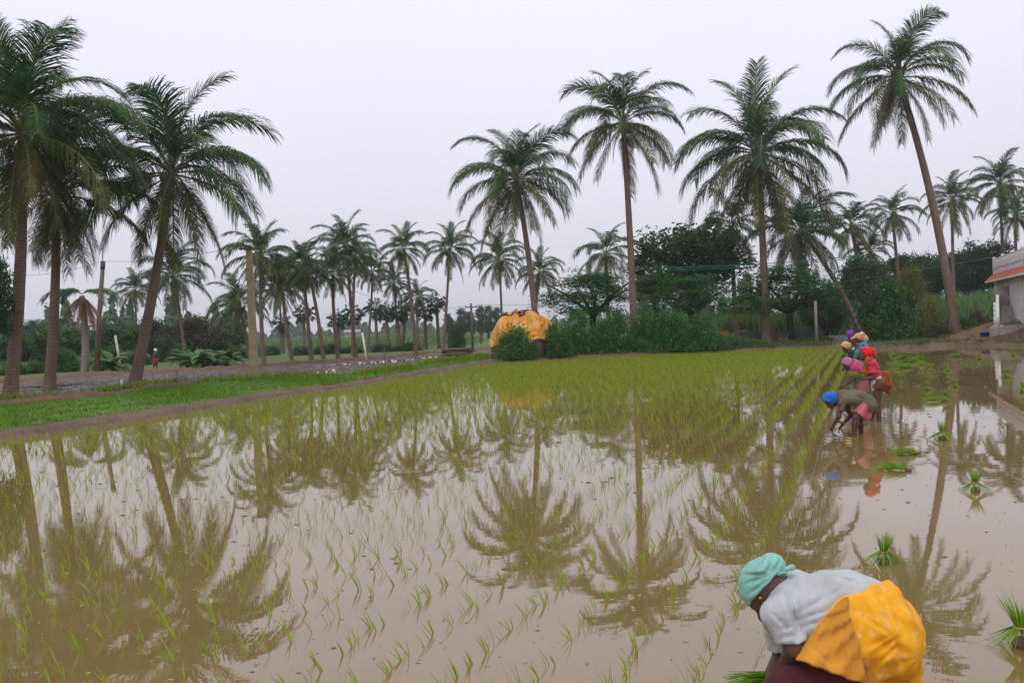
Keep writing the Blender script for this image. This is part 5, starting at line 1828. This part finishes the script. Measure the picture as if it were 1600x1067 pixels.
FWD_L = pv(-1, 0.05, 0.0)
def person(label, D, h, head, crown, fwd, torso, shoulders, elbows, wrists, hips, knees, ankles, clothes, wrap, extras=(), curl=0.7, sleeve=0.75, group='women planting rice', s=1.0, face_cut=None, blouse_r=(0.135, 0.125), disp_amp=0.004):
    """torso: (chest, waist, pelvis) landmarks; pairs are (near side, far side)"""
    q = Pose(D)
    L = lambda p: q(*p)
    c = L(head)
    H, cw, fw, sd = head_prims(c, pv(*crown), pv(*fwd), s)
    ch, wa, pe = L(torso[0]), L(torso[1]), L(torso[2])
    SH = [L(p) for p in shoulders]; EL = [L(p) for p in elbows]; WR = [L(p) for p in wrists]
    HP = [L(p) for p in hips]; KN = [L(p) for p in knees]; AN = [L(p) for p in ankles]
    up = ch - pe; up /= np.linalg.norm(up)
    lat = SH[1] - SH[0]; lat /= np.linalg.norm(lat)
    fr = np.cross(up, lat)
    neck = ch + up * 0.14
    nk_base = c - cw * 0.085 - fw * 0.02
    TOR = [ell(ch, (up, lat, fr), (0.165 * s, 0.155 * s, 0.112 * s), 0.0), ell(wa, (up, lat, fr), (0.15 * s, 0.125 * s, 0.10 * s), 0.06), ell(pe, (up, lat, fr), (0.13 * s, 0.165 * s, 0.125 * s), 0.06)]
    body = H + [cap(nk_base, neck, 0.052 * s, 0.062 * s, 0.03)] + TOR
    for k in (0, 1):
        body += [cap(ch + up * 0.09, SH[k], 0.06 * s, 0.056 * s, 0.04)] + arm(SH[k], EL[k], WR[k], s)
        body += hand_prims(WR[k], WR[k] - EL[k] + pv(-0.02, 0.05), pv(-0.6, -0.3, -0.5 + k), curl, s)
        body += leg(HP[k], KN[k], AN[k], s) + foot_prims(AN[k], FWD_L, s)
    root = empty('person', Vector(((AN[0][0] + AN[1][0]) / 2, (AN[0][1] + AN[1][1]) / 2, 0)))
    off = -np.array(root.location)
    def put(name, me, par=root):
        o = link(name, me, par, Vector(off) if par is root else None)
        return o
    bo = put('body', sdf_mesh('body', body, h, M['skin']))
    for k in (-1, 1):
        mb = MB(); e = c + fw * 0.078 + sd * k * 0.031 + cw * 0.0
        mb.ball(e, 0.0115, 8, 6)
        put('eye', mb.mesh('eye', M['eye'], True))
    # blouse
    T2 = [dict(p, r=tuple(x + 0.014 for x in p['r'])) for p in TOR[:2]]
    if clothes.get('long'): T2.append(dict(TOR[2], r=tuple(x + 0.03 for x in TOR[2]['r'])))
    bl_ = T2
    for k in (0, 1):
        d = EL[k] - SH[k]
        cutp = SH[k] + d * sleeve
        bl_ += [cap(ch + up * 0.08, SH[k], 0.072 * s, 0.068 * s, 0.04), cap(SH[k], EL[k], 0.066 * s, 0.060 * s, 0.03, cuts=[(cutp, d / np.linalg.norm(d))])]
    cuts = [(ch + up * 0.135 + fr * 0.0, up)]
    put('blouse', sdf_mesh('blouse', bl_, h, clothes['blouse'], cuts, waves(3, (22, 45), disp_amp)))
    # skirt, hitched to the knee
    sg_ = 0.002 if clothes.get('long') else 0.03
    sk = [dict(TOR[2], r=tuple(x + sg_ for x in TOR[2]['r'])), ell(pe * 0.6 + wa * 0.4, (up, lat, fr), (0.10, (0.125 + sg_) * s, (0.095 + sg_) * s), 0.05)]
    hem = clothes.get('hem', 0.85)
    kcut = []
    for k in (0, 1):
        e = HP[k] + (KN[k] - HP[k]) * hem
        dn = (KN[k] - HP[k]) / np.linalg.norm(KN[k] - HP[k])
        sk.append(cap(HP[k], KN[k] + dn * 0.05, (0.095 + sg_) * s, 0.10 * s, 0.06, cuts=[(e, dn)]))
    e = (HP[0] + HP[1]) / 2 + ((KN[0] + KN[1]) / 2 - (HP[0] + HP[1]) / 2) * hem
    dn = (KN[0] + KN[1]) / 2 - (HP[0] + HP[1]) / 2; dn /= np.linalg.norm(dn)
    sk.append(cap((HP[0] + HP[1]) / 2, (KN[0] + KN[1]) / 2, 0.13, 0.11, 0.06, cuts=[(e, dn)]))
    put('skirt', sdf_mesh('skirt', sk, h, clothes['skirt'], [], waves(5, (18, 40), disp_amp * 1.3, (1, 1, .3))))
    # head cloth
    fc = face_cut if face_cut is not None else fw * 0.85 - cw * 0.55
    fc = fc / np.linalg.norm(fc)
    wp_ = [ell(c + cw * 0.018 - fw * 0.012, (cw, fw, sd), (0.125 * s, 0.122 * s, 0.098 * s), 0.0, cuts=[(c + fw * 0.052 + cw * 0.012, fc)])]
    for (kind, *a) in wrap['add']:
        if kind == 'knot': wp_.append(ell(L(a[0]), (cw, fw, sd), (a[1] * 1.2, a[1], a[1]), 0.02))
        else: wp_.append(cap(L(a[0]), L(a[1]), a[2], a[3], 0.02))
    put('head_cloth', sdf_mesh('head_cloth', wp_, h * 0.85, wrap['mat'], [], waves(8, (42, 70), 0.0035)))
    for (nm, prims, mat, cu, am) in extras:
        put(nm, sdf_mesh(nm, [p(L) for p in prims], h, mat, [(L(a), pv(*b)) for a, b in cu], waves(11, (22, 44), am)))
    tag(root, label, 'person', group)
    return root

E3 = (RX, DY, DZ)
# ---- woman with blue head cloth, bent double
person('woman in olive shirt and blue head cloth, bent over with her hand in the water', 14.6, 0.0095,
       (1297.5, 625), (-0.55, -0.55, 0), (-0.7, 0.75, 0),
       ((1323, 622), (1340, 620), (1352, 630)), ((1314, 630, -.15), (1316, 628, .15)), ((1311, 650, -.17), (1330, 648, .13)), ((1303, 663, -.1), (1315, 665, .05)),
       ((1350, 634, -.09), (1352, 634, .09)), ((1337, 652, -.10), (1343, 655, .12)), ((1335, 678, -.10), (1346, 678, .14)),
       dict(blouse=cloth('olive_shirt', (0.145, 0.125, 0.085)), skirt=cloth('pink_skirt', (0.62, 0.17, 0.22)), long=True, hem=0.75),
       dict(mat=cloth('blue_cloth', (0.02, 0.17, 0.62), 0.2), add=[('knot', (1305, 615), 0.03)]),
       extras=[('pink_skirt_tail', [lambda L: cap(L((1355, 634, -.05)), L((1354, 650, -.05)), 0.10, 0.07, 0.03), lambda L: cap(L((1358, 630, 0)), L((1357, 648, 0)), 0.08, 0.05, 0.03)], cloth('pink_tail', (0.62, 0.18, 0.23)), [], 0.005)],
       sleeve=0.62, curl=0.9)
# ---- woman in red, upright
person('woman in red blouse and red turban standing upright, sorting seedlings', 16.3, 0.0095,
       (1351.5, 553), (0.12, -1, 0), (-0.95, 0.28, 0),
       ((1362, 573), (1367, 586), (1373, 598)), ((1362, 567, -.16), (1363, 567, .15)), ((1364, 590, -.18), (1362, 588, .12)), ((1346, 592, -.12), (1343, 592, .04)),
       ((1372, 602, -.09), (1373, 602, .09)), ((1371, 632, -.10), (1366, 632, .12)), ((1374, 659, -.10), (1361, 657, .18)),
       dict(blouse=cloth('red_blouse', (0.62, 0.055, 0.075)), skirt=cloth('brown_sari', (0.18, 0.065, 0.03), 0.5), hem=0.18),
       dict(mat=cloth('red_turban', (0.70, 0.02, 0.025), 0.2), add=[('knot', (1363, 549), 0.055), ('tail', (1365, 552), (1369, 557), 0.035, 0.02)]),
       extras=[('sari_bustle', [lambda L: ell(L((1383, 594, 0.0)), E3, (0.10, 0.19, 0.15), 0.03), lambda L: ell(L((1386, 605, 0)), E3, (0.08, 0.12, 0.12), 0.04)], cloth('orange_brown_print', (0.30, 0.09, 0.02), 0.65), [], 0.008),
               ('white_waist_cloth', [lambda L: ell(L((1371, 594, -.06)), E3, (0.085, 0.10, 0.12), 0.02), lambda L: cap(L((1365, 598, -.12)), L((1364, 607, -.12)), 0.05, 0.035, 0.03), lambda L: cap(L((1377, 602, -.10)), L((1379, 613, -.08)), 0.045, 0.035, 0.03)], cloth('off_white_cloth', (0.52, 0.46, 0.38)), [], 0.006),
               ('orange_scarf', [lambda L: cap(L((1357, 561, -.08)), L((1353, 572, -.06)), 0.05, 0.045, 0.03), lambda L: cap(L((1353, 572, -.06)), L((1355, 586, -.04)), 0.05, 0.05, 0.03)], cloth('orange_scarf', (0.45, 0.13, 0.02), 0.3), [], 0.005)],
       sleeve=0.7, curl=0.9)
# ---- pink blouse, bent, half hidden
person('woman in pink blouse with mauve headscarf, bending behind the red turban', 18.6, 0.011,
       (1324, 569), (-0.5, -0.8, 0), (-0.85, 0.5, 0),
       ((1338, 573), (1346, 579), (1352, 588)), ((1333, 574, -.15), (1335, 573, .15)), ((1335, 590, -.15), (1330, 590, .14)), ((1321, 600, -.1), (1316, 602, .08)),
       ((1352, 592, -.09), (1352, 592, .09)), ((1347, 614, -.10), (1342, 614, .1)), ((1348, 638, -.10), (1341, 638, .1)),
       dict(blouse=cloth('pink_blouse', (0.52, 0.07, 0.17)), skirt=cloth('brown_pink_skirt', (0.30, 0.13, 0.12)), hem=1.0),
       dict(mat=cloth('mauve_scarf', (0.50, 0.16, 0.34), 0.3), add=[('knot', (1331, 565), 0.04)]), sleeve=0.8)
# ---- navy and green, yellow scarf
person('woman in navy and green with a yellow headscarf, bent in the line', 22.5, 0.012,
       (1321.5, 542), (-0.4, -0.8, 0), (-0.9, 0.4, 0),
       ((1333, 550), (1340, 556), (1346, 565)), ((1329, 550, -.15), (1331, 549, .15)), ((1330, 564, -.16), (1327, 564, .14)), ((1321, 573, -.1), (1319, 573, .08)),
       ((1346, 568, -.09), (1346, 568, .09)), ((1342, 588, -.10), (1338, 588, .1)), ((1343, 608, -.10), (1337, 608, .1)),
       dict(blouse=cloth('navy_blouse', (0.035, 0.035, 0.075)), skirt=cloth('green_sari', (0.03, 0.22, 0.13)), hem=1.05),
       dict(mat=cloth('yellow_scarf', (0.68, 0.40, 0.13), 0.25), add=[('knot', (1328, 538), 0.04)]),
       extras=[('green_drape', [lambda L: cap(L((1338, 551, -.14)), L((1335, 559, -.16)), 0.07, 0.06, 0.03)], cloth('green_drape', (0.03, 0.26, 0.14)), [], 0.005),
               ('white_trim', [lambda L: cap(L((1334, 544, -.15)), L((1326, 552, -.17)), 0.022, 0.02, 0.02)], cloth('white_trim', (0.6, 0.6, 0.66)), [], 0.002)])
# ---- patterned scarf
person('woman with a cream and orange patterned headscarf, second farthest in the line', 25.5, 0.012,
       (1341, 528), (-0.25, -0.9, 0), (-0.85, 0.5, 0),
       ((1350, 541), (1353, 551), (1356, 562)), ((1347, 538, -.15), (1349, 538, .15)), ((1345, 553, -.16), (1343, 553, .14)), ((1335, 560, -.1), (1333, 560, .08)),
       ((1356, 564, -.09), (1356, 564, .09)), ((1353, 580, -.10), (1350, 580, .1)), ((1354, 599, -.10), (1350, 599, .1)),
       dict(blouse=cloth('blue_blouse', (0.05, 0.25, 0.50)), skirt=cloth('dark_sari', (0.06, 0.06, 0.10)), hem=1.05),
       dict(mat=(lambda: (lambda m: m.done(m.bsdf(m.ramp(m.noise(11.0, 2.0), [(0.38, (0.62, 0.50, 0.36)), (0.5, (0.66, 0.17, 0.06)), (0.62, (0.50, 0.46, 0.24))]), 0.85)))(NT('patterned_scarf')))(), add=[('knot', (1351, 529), 0.10), ('tail', (1336, 527), (1330, 529), 0.04, 0.03), ('knot', (1347, 523), 0.08)]))
# ---- purple scarf
person('woman with a purple headscarf, farthest in the line of workers', 28.5, 0.012,
       (1327, 523), (0.05, -1, 0), (-0.95, 0.25, 0),
       ((1331, 537), (1333, 547), (1335, 556)), ((1329, 534, -.15), (1331, 534, .15)), ((1327, 547, -.16), (1326, 547, .14)), ((1319, 553, -.1), (1318, 553, .08)),
       ((1335, 558, -.09), (1335, 558, .09)), ((1334, 573, -.10), (1331, 573, .1)), ((1335, 589, -.10), (1331, 589, .1)),
       dict(blouse=cloth('dark_blouse', (0.03, 0.03, 0.05)), skirt=cloth('teal_sari', (0.02, 0.14, 0.20)), hem=1.1),
       dict(mat=cloth('purple_scarf', (0.22, 0.045, 0.42), 0.25), add=[('knot', (1331, 518), 0.06), ('tail', (1323, 527), (1322, 535), 0.05, 0.04)]),
       extras=[('teal_drape', [lambda L: cap(L((1322, 531, -.05)), L((1323, 545, -.05)), 0.07, 0.07, 0.03)], cloth('teal_drape', (0.015, 0.16, 0.24)), [], 0.004)])
# bunch of seedlings in the hands of the red and blue women
def held(p, size, rot, label):
    root = empty('held_seedlings', p, 0, size)
    root.rotation_euler = rot
    a, b, c = BUN['lie'][0]
    link('leaves', a, root); link('tie', b, root)
    tag(root, label, 'seedlings', 'seedlings held in the hands')
held(dep(1340, 591, 16.22), 0.9, (0, 0.25, 0.1), 'bunch of green seedlings in the hands of the red blouse woman')
held(dep(1313, 662, 14.6), 0.45, (0, 0.3, 0.4), 'few seedlings in the hand of the blue turban woman')

# ---- person walking far off on the left
person('person with white head cloth and red cloth walking on the far track', 60, 0.018,
       (242.5, 547.5), (0.0, -1, 0), (-1, 0.1, 0),
       ((243, 554), (243, 559), (243, 563)), ((243, 551.5, -.15), (243, 551.5, .15)), ((241, 557.5, -.17), (244.5, 557.5, .17)), ((238, 560.5, -.1), (241, 562, .1)),
       ((243, 563.5, -.08), (243, 563.5, .08)), ((241.5, 569.5, -.08), (244, 569.5, .08)), ((240, 575, -.08), (246, 574.5, .08)),
       dict(blouse=cloth('brown_shirt', (0.14, 0.09, 0.10)), skirt=cloth('red_cloth', (0.40, 0.03, 0.03)), hem=1.1),
       dict(mat=M['white'], add=[]), group='people on the far track')

# ------------------------------------------------------------------ the woman in front
D1 = 3.6
def cutl(a, b, away):
    """seam running through two landmarks; cloth is trimmed on the side of the third"""
    n = ray(*a).cross(ray(*b)).normalized()
    if n.dot(ray(*away)) < 0: n = -n
    return (v3(CAM), v3(n))
q = Pose(D1)
mpp = D1 / F_PX
root = empty('person', Vector(q(1330, 1245)).xy.to_3d())
off = Vector(-np.array(root.location))
def put1(name, me): return link(name, me, root, off)
hc = q(1201, 922, 0.0)
cr1 = pv(-0.77, -0.60, 0.0); fw1 = pv(-0.60, 0.77, -0.12)
H, cw, fw, sd = head_prims(hc, cr1, fw1, 1.0)
ta = pv(-1, -0.12)                                   # along the back towards the head
tb = pv(0.12, -1) * -1
TOR = [ell(q(1248, 953), (ta, tb, DZ), (0.185, 0.135, 0.175), 0.0), ell(q(1326, 954), (ta, tb, DZ), (0.175, 0.146, 0.15), 0.06), ell(q(1362, 985), (ta, tb, DZ), (0.16, 0.165, 0.185), 0.06)]
shL, shR = q(1219, 955, -.15), q(1214, 960, .16)
elL, elR = q(1240, 1013, -.19), q(1222, 1020, .17)
wrL, wrR = q(1214, 1062, -.05), q(1196, 1068, .06)
hpL, hpR = q(1372, 1002, -.11), q(1380, 998, .11)
knL, knR = q(1236, 1074, -.15), q(1300, 1090, .14)
anL, anR = q(1268, 1238, -.14), q(1345, 1246, .15)
body = H + [cap(hc - cw * 0.08 - fw * 0.02, q(1222, 945), 0.055, 0.06, 0.03)] + [dict(p, r=tuple(x - 0.018 for x in p['r'])) for p in TOR]
for sh, el_, wr, hp, kn, an, k in ((shL, elL, wrL, hpL, knL, anL, 0), (shR, elR, wrR, hpR, knR, anR, 1)):
    body += [cap(q(1236, 952), sh, 0.05, 0.045, 0.02)] + arm(sh, el_, wr, 0.93) + hand_prims(wr, wr - el_ + pv(-0.06, 0.02), pv(-0.5, -0.5, -0.6 + 1.2 * k), 1.0)
    body += leg(hp, kn, an) + foot_prims(an, FWD_L)
put1('body', sdf_mesh('body', body, 0.008, M['skin']))
for k in (-1, 1):
    e = hc + fw * 0.077 + sd * k * 0.030
    put1('eye', MB().ball(e, 0.0115, 8, 6).mesh('eye', M['eye'], True))
put1('earring', MB().ball(q(1188, 934, -0.083), 0.006, 8, 6).mesh('earring', M['gold'], True))
# white blouse
wb_ = [dict(p, r=tuple(x + 0.016 for x in p['r']), cuts=[cutl((1207, 898), (1196, 965), (1150, 930))]) for p in TOR[:2]]
for sh, el_ in ((shL, elL), (shR, elR)):
    d = el_ - sh; L_ = np.linalg.norm(d)
    wb_ += [cap(q(1236, 950), sh, 0.078, 0.068, 0.04), cap(sh, el_, 0.067, 0.062, 0.014, cuts=[(sh + d * 0.84, d / L_)])]
f1 = waves(21, (20, 44, 80), 0.0024)
def crease(P, a, b, w, amp):
    """a pressed fold on the near side of the cloth between two landmarks"""
    d = P - v3(CAM)
    f_ = d @ DZ
    u = np.stack([800 + F_PX * (d @ RX) / f_, 533.5 + F_PX * (d @ DY) / f_], 1)
    a = np.array(a, float); b = np.array(b, float)
    ba = b - a
    t = np.clip(((u - a) @ ba) / (ba @ ba), 0, 1)
    nrm_ = np.array([-ba[1], ba[0]]) / np.linalg.norm(ba)
    side_ = (u - a) @ nrm_
    dist = np.linalg.norm(u - a - t[:, None] * ba, axis=1)
    k = np.sin(np.pi * (0.06 + 0.88 * t)) * (f_ < D1 + 0.03)
    return (amp * np.exp(-(dist / w) ** 2) - 0.45 * amp * np.exp(-((dist - 2.0 * w) / (1.3 * w)) ** 2) * (side_ > 0)) * k
BC = [((1229, 918), (1249, 996), 4.5, 0.024), ((1246, 958), (1318, 918), 3.0, 0.010), ((1249, 968), (1308, 948), 2.8, 0.011), ((1252, 980), (1288, 968), 2.6, 0.010),
      ((1262, 900), (1272, 950), 2.5, 0.006), ((1300, 899), (1352, 915), 2.6, 0.008), ((1322, 893), (1372, 904), 2.4, 0.007), ((1205, 955), (1232, 985), 2.5, 0.008), ((1214, 985), (1244, 978), 2.2, 0.008), ((1218, 998), (1246, 992), 2.2, 0.006), ((1282, 893), (1290, 935), 2.4, 0.005)]
SC_ = [((1340, 925), (1372, 985), 3.0, 0.008), ((1362, 915), (1398, 975), 3.0, 0.010), ((1352, 1012), (1397, 991), 3.5, 0.010), ((1392, 935), (1412, 1000), 3.0, 0.007), ((1375, 1020), (1400, 995), 3.0, 0.012), ((1400, 1000), (1412, 1050), 3.5, 0.014), ((1345, 960), (1392, 992), 2.6, 0.008), ((1370, 1040), (1404, 1006), 3.0, 0.012)]
DC_ = [((1312, 948), (1268, 1030), 3.0, 0.007), ((1318, 950), (1290, 1042), 3.0, 0.009), ((1322, 952), (1312, 1050), 3.0, 0.009), ((1326, 958), (1336, 1056), 2.6, 0.009), ((1300, 955), (1250, 1022), 2.6, 0.006), ((1262, 1004), (1300, 1040), 2.6, 0.006)]
def blouse_disp(P):
    x = (P - q(1270, 950)) @ RX; y = (P - q(1270, 950)) @ DY
    sag = 0.004 * np.sin((x * 0.6 + y) * 38 + 3 * np.sin(x * 9)) + 0.003 * np.sin((x - 0.5 * y) * 55 + 2 * np.sin(y * 14))
    arm_c = 0.014 * np.exp(-(((x + 0.066 - 0.10 * np.sin(np.clip(y, 0, .2) * 12)) / 0.012) ** 2)) * np.clip((y + 0.02) / 0.05, 0, 1) * (((P - q(1270, 950)) @ DZ) < -0.02)
    seam = arm_c + 0.006 * np.exp(-((y - 0.10 + 0.15 * x) / 0.006) ** 2) + 0.005 * np.exp(-((x + 0.088 - 0.15 * y) / 0.006) ** 2)
    for a_, b_, w_, m_ in BC: seam = seam + crease(P, a_, b_, w_, m_)
    return f1(P) * 0.7 + sag + seam
put1('blouse', sdf_mesh('blouse', wb_, 0.0065, cloth('white_cotton', (0.48, 0.50, 0.515), 0.05, crease=0.22, cs=5.0), [], blouse_disp))
# sari: printed hip cloth and plain drape
def printmat():
    m = NT('yellow_print')
    vo = m.n('ShaderNodeTexVoronoi')
    vo.inputs['Scale'].default_value = 30.0
    tcx = m.n('ShaderNodeTexCoord'); m.l(tcx.outputs['Object'], vo.inputs['Vector'])
    f = m.noise(7.0, 4.0)
    base = m.ramp(f, [(0.3, (0.78, 0.30, 0.006)), (0.7, (0.90, 0.45, 0.018))])
    sp = m.ramp(vo.outputs['Distance'], [(0.25, (1, 1, 1)), (0.6, (0, 0, 0))])
    br = m.ramp(m.noise(13.0, 3.0), [(0.42, (0, 0, 0)), (0.62, (1, 1, 1))])
    fl = m.ramp(m.noise(70.0, 2.0), [(0.4, (0.1, 0.1, 0.1)), (0.6, (0.75, 0.75, 0.75))])
    mk = m.mixc(1.0, m.mixc(1.0, sp, br, 'MULTIPLY'), fl, 'MULTIPLY')
    c = m.mixc(mk, base, (0.85, 0.66, 0.30))
    fold_ = m.noise(11.0, 3.0, stretch=(1, 1, 0.5)); fold_.node.inputs['Distortion'].default_value = 1.0
    return m.done(m.bsdf(c, 0.7, m.bump(fold_, 0.35, 0.02), 0.25))
sa = [ell(q(1362, 984), (ta, tb, DZ), (0.186, 0.19, 0.205), 0.0), ell(q(1308, 968), (ta, tb, DZ), (0.20, 0.172, 0.20), 0.05), ell(q(1345, 962), (ta, tb, DZ), (0.16, 0.178, 0.20), 0.05), cap(q(1312, 972, -.09), q(1264, 1040, -.13), 0.135, 0.12, 0.06),
      cap(hpL, q(1268, 1052, -.15), 0.155, 0.125, 0.07), cap(hpR, q(1318, 1064, .13), 0.15, 0.11, 0.07), cap(q(1360, 1010), q(1352, 1100), 0.16, 0.12, 0.07),
      cap(q(1404, 1000, -.06), q(1400, 1100, -.02), 0.085, 0.10, 0.04)]
waist = [cutl((1385, 905), (1302, 940), (1250, 900)), cutl((1302, 940), (1256, 1004), (1200, 940))]
hemc = [cutl((1235, 1027), (1312, 1052), (1240, 1066))]
f2 = waves(23, (15, 32), 0.003)
def radial(P, cx, cy, n, amp, ph=0.0, pw=1.0):
    x = (P - q(cx, cy)) @ RX; y = (P - q(cx, cy)) @ DY
    a = np.arctan2(y, x); r_ = np.hypot(x, y)
    return amp * np.sin(a * n + ph + 2.0 * np.sin(r_ * 14)) * np.clip(r_ / 0.15, 0, 1) ** pw
def sari_disp(P):
    x = (P - q(1393, 992, -.2)) @ RX; y = (P - q(1393, 992, -.2)) @ DY
    tuck = 0.014 * np.exp(-((y + 0.5 * x) / 0.013) ** 2) * np.clip(1 - np.abs(x + 0.05) / 0.10, 0, 1)   # cloth tucked under the seat
    tuck = tuck + 0.012 * np.clip((y + 0.5 * x) / 0.03, 0, 1) * np.clip((0.02 - x) / 0.03, 0, 1)
    sc_ = sum(crease(P, *c_) for c_ in SC_)
    return sc_ + f2(P) + radial(P, 1395, 992, 9, 0.0055) + radial(P, 1330, 930, 12, 0.003, 1.0) + tuck
put1('printed_sari', sdf_mesh('printed_sari', sa, 0.0065, printmat(), waist + hemc, sari_disp))
f3 = waves(25, (14, 34), 0.0025)
def drape_disp(P):
    return sum(crease(P, *c_) for c_ in DC_) + f3(P) + radial(P, 1330, 905, 24, 0.0065, 0.4) - 0.020
put1('plain_drape', sdf_mesh('plain_drape', sa, 0.0065, cloth('orange_drape', (0.66, 0.285, 0.035), 0.12, crease=0.22, cs=5.0), [cutl((1385, 908), (1303, 943), (1250, 900)), cutl((1303, 943), (1258, 1006), (1200, 940)), cutl((1235, 1029), (1312, 1054), (1240, 1066)), cutl((1322, 930), (1358, 1067), (1420, 980)), (q(1300, 1000, 0.02), DZ)], drape_disp))
# hanging end of the sari: a long twisted fold from the waist over the thigh
fold = [cap(q(1336, 990, -.225), q(1352, 1035, -.26), 0.010, 0.018, 0.01), cap(q(1352, 1035, -.255), q(1366, 1085, -.25), 0.02, 0.028, 0.01),
        cap(q(1350, 1012, -.235), q(1368, 1080, -.235), 0.014, 0.018, 0.008)]
put1('sari_fold', sdf_mesh('sari_fold', fold, 0.005, cloth('orange_fold', (0.52, 0.22, 0.035), 0.15), waist, waves(26, (40,), 0.003)))
put1('knotted_corner', sdf_mesh('knotted_corner', [cap(q(1390, 1018, -.14), q(1422, 1018, -.06), 0.030, 0.050, 0.02), cap(q(1414, 1014, -.08), q(1418, 1075, -.05), 0.045, 0.035, 0.03)], 0.006, printmat(), [], lambda P: radial(P, 1392, 1016, 18, 0.005)))
# maroon underskirt over the thighs
pt = [cap(hpL, knL, 0.115, 0.098, 0.03), cap(knL, anL * 0.5 + knL * 0.5, 0.098, 0.11, 0.03), cap(hpR, knR, 0.11, 0.098, 0.05), cap(knR, anR * 0.5 + knR * 0.5, 0.098, 0.11, 0.05)]
put1('underskirt', sdf_mesh('underskirt', pt, 0.008, cloth('maroon_cotton', (0.075, 0.018, 0.02), 0.2), [], waves(27, (16, 34), 0.005)))
# mint head cloth with knot
wr_ = [ell(hc + cw * 0.016 - fw * 0.01, (cw, fw, sd), (0.117, 0.113, 0.094), 0.0, cuts=[cutl((1172, 944), (1210, 900), (1240, 960))]),
       ell(q(1205, 882, -.01), (pv(1, -0.2), pv(0.2, 1), DZ), (0.056, 0.047, 0.055), 0.008), ell(q(1184, 886, -.02), (pv(1, -0.6), pv(0.6, 1), DZ), (0.05, 0.02, 0.06), 0.01)]
f4 = waves(31, (48, 85), 0.0016)
def wrap_disp(P):
    out = f4(P) * 0.2 + radial(P, 1214, 898, 20, 0.0012, 0.3, 0.6)
    for a_, b_ in (((1216, 896), (1166, 930)), ((1217, 900), (1174, 941)), ((1206, 897), (1159, 914)), ((1196, 897), (1162, 897)), ((1192, 866), (1186, 894)), ((1206, 864), (1200, 894)), ((1220, 872), (1208, 896)), ((1216, 902), (1186, 926))):
        out = out + crease(P, a_, b_, 2.4, 0.008)
    return out + 0.0006 * np.sin(((P - hc) @ DZ) * 110 + ((P - hc) @ RX) * 60)
hco = put1('head_cloth', sdf_mesh('head_cloth', wr_, 0.0042, cloth('mint_cotton', (0.26, 0.56, 0.48), 0.12, crease=0.18, cs=9.0), [], wrap_disp))
tl = [cap(q(1214, 892, -.03), q(1228, 889, -.05), 0.010, 0.009, 0.006), cap(q(1228, 889, -.05), q(1238, 886, -.05), 0.009, 0.013, 0.006), cap(q(1214, 896, -.05), q(1226, 894, -.07), 0.009, 0.006, 0.006)]
put1('head_cloth_tail', sdf_mesh('head_cloth_tail', tl, 0.004, M.setdefault('mint2', cloth('mint_tail', (0.26, 0.56, 0.48), 0.1))))
put1('hair', sdf_mesh('hair', [ell(q(1204, 917, 0), (pv(0.66, -0.75), pv(0.75, 0.66), DZ), (0.062, 0.024, 0.083), 0.0)], 0.006, M['hair']))
tag(root, 'woman in white blouse and yellow sari with mint head cloth, bent double in front', 'person', 'women planting rice')
# bunch of seedlings in her hand
bp = q(1200, 1062, -.02)
r_ = np.random.default_rng(77)
V, Q = [], []
for b in range(120):
    sp = r_.normal(0, 0.10); ln = r_.uniform(0.14, 0.22)
    d = pv(-1, -0.10 + r_.normal(0, 0.09) + 0.0, r_.normal(0, 0.14)); d /= np.linalg.norm(d)
    sdv = np.cross(d, r_.normal(0, 1, 3)); sdv /= np.linalg.norm(sdv)
    p0 = pv(0.03, r_.normal(0, .012), r_.normal(0, 0.015))
    bb = len(V)
    for s in range(4):
        t = s / 3
        cc = p0 + d * ln * t + pv(0, 0.035, 0) * t * t
        ww = 0.0032 * (1 - 0.8 * t)
        V += [cc - sdv * ww, cc + sdv * ww]
    Q += [(bb + 2 * s, bb + 2 * s + 1, bb + 2 * s + 3, bb + 2 * s + 2) for s in range(3)]
ro = empty('held_seedlings', bp)
link('leaves', np_mesh('leaves', V, Q, M['bundle']), ro)
link('stems', np_mesh('stems', *(lambda mb: (mb.v, [f for f in mb.f if len(f) == 4]))(MB().tube([Vector(pv(0.0, 0, 0)), Vector(pv(0.06, 0.008, 0)), Vector(pv(0.11, 0.02, 0))], [0.022, 0.02, 0.016], 9)), M['tie'], True), ro)
tag(ro, 'handful of bright seedlings at the knee of the woman in front', 'seedlings', 'seedlings held in the hands')
# ------------------------------------------------------------------ humid air
hz = NT('humid_air')
pv = hz.n('ShaderNodeVolumePrincipled')
pv.inputs['Color'].default_value = (0.93, 0.95, 0.99, 1)
pv.inputs['Density'].default_value = 0.00048
pv.inputs['Anisotropy'].default_value = 0.2
hz.l(pv.outputs[0], hz.out.inputs['Volume'])
HX, HY0, HY1, HZT = 1600, -1560, 1620, 36
o = MB().box((0, (HY0 + HY1) / 2, (HZT - 1.3) / 2), (2 * HX, HY1 - HY0, HZT + 1.3)).build('haze', hz.mat)
tag(o, 'pale humid air over the fields', kind='stuff')
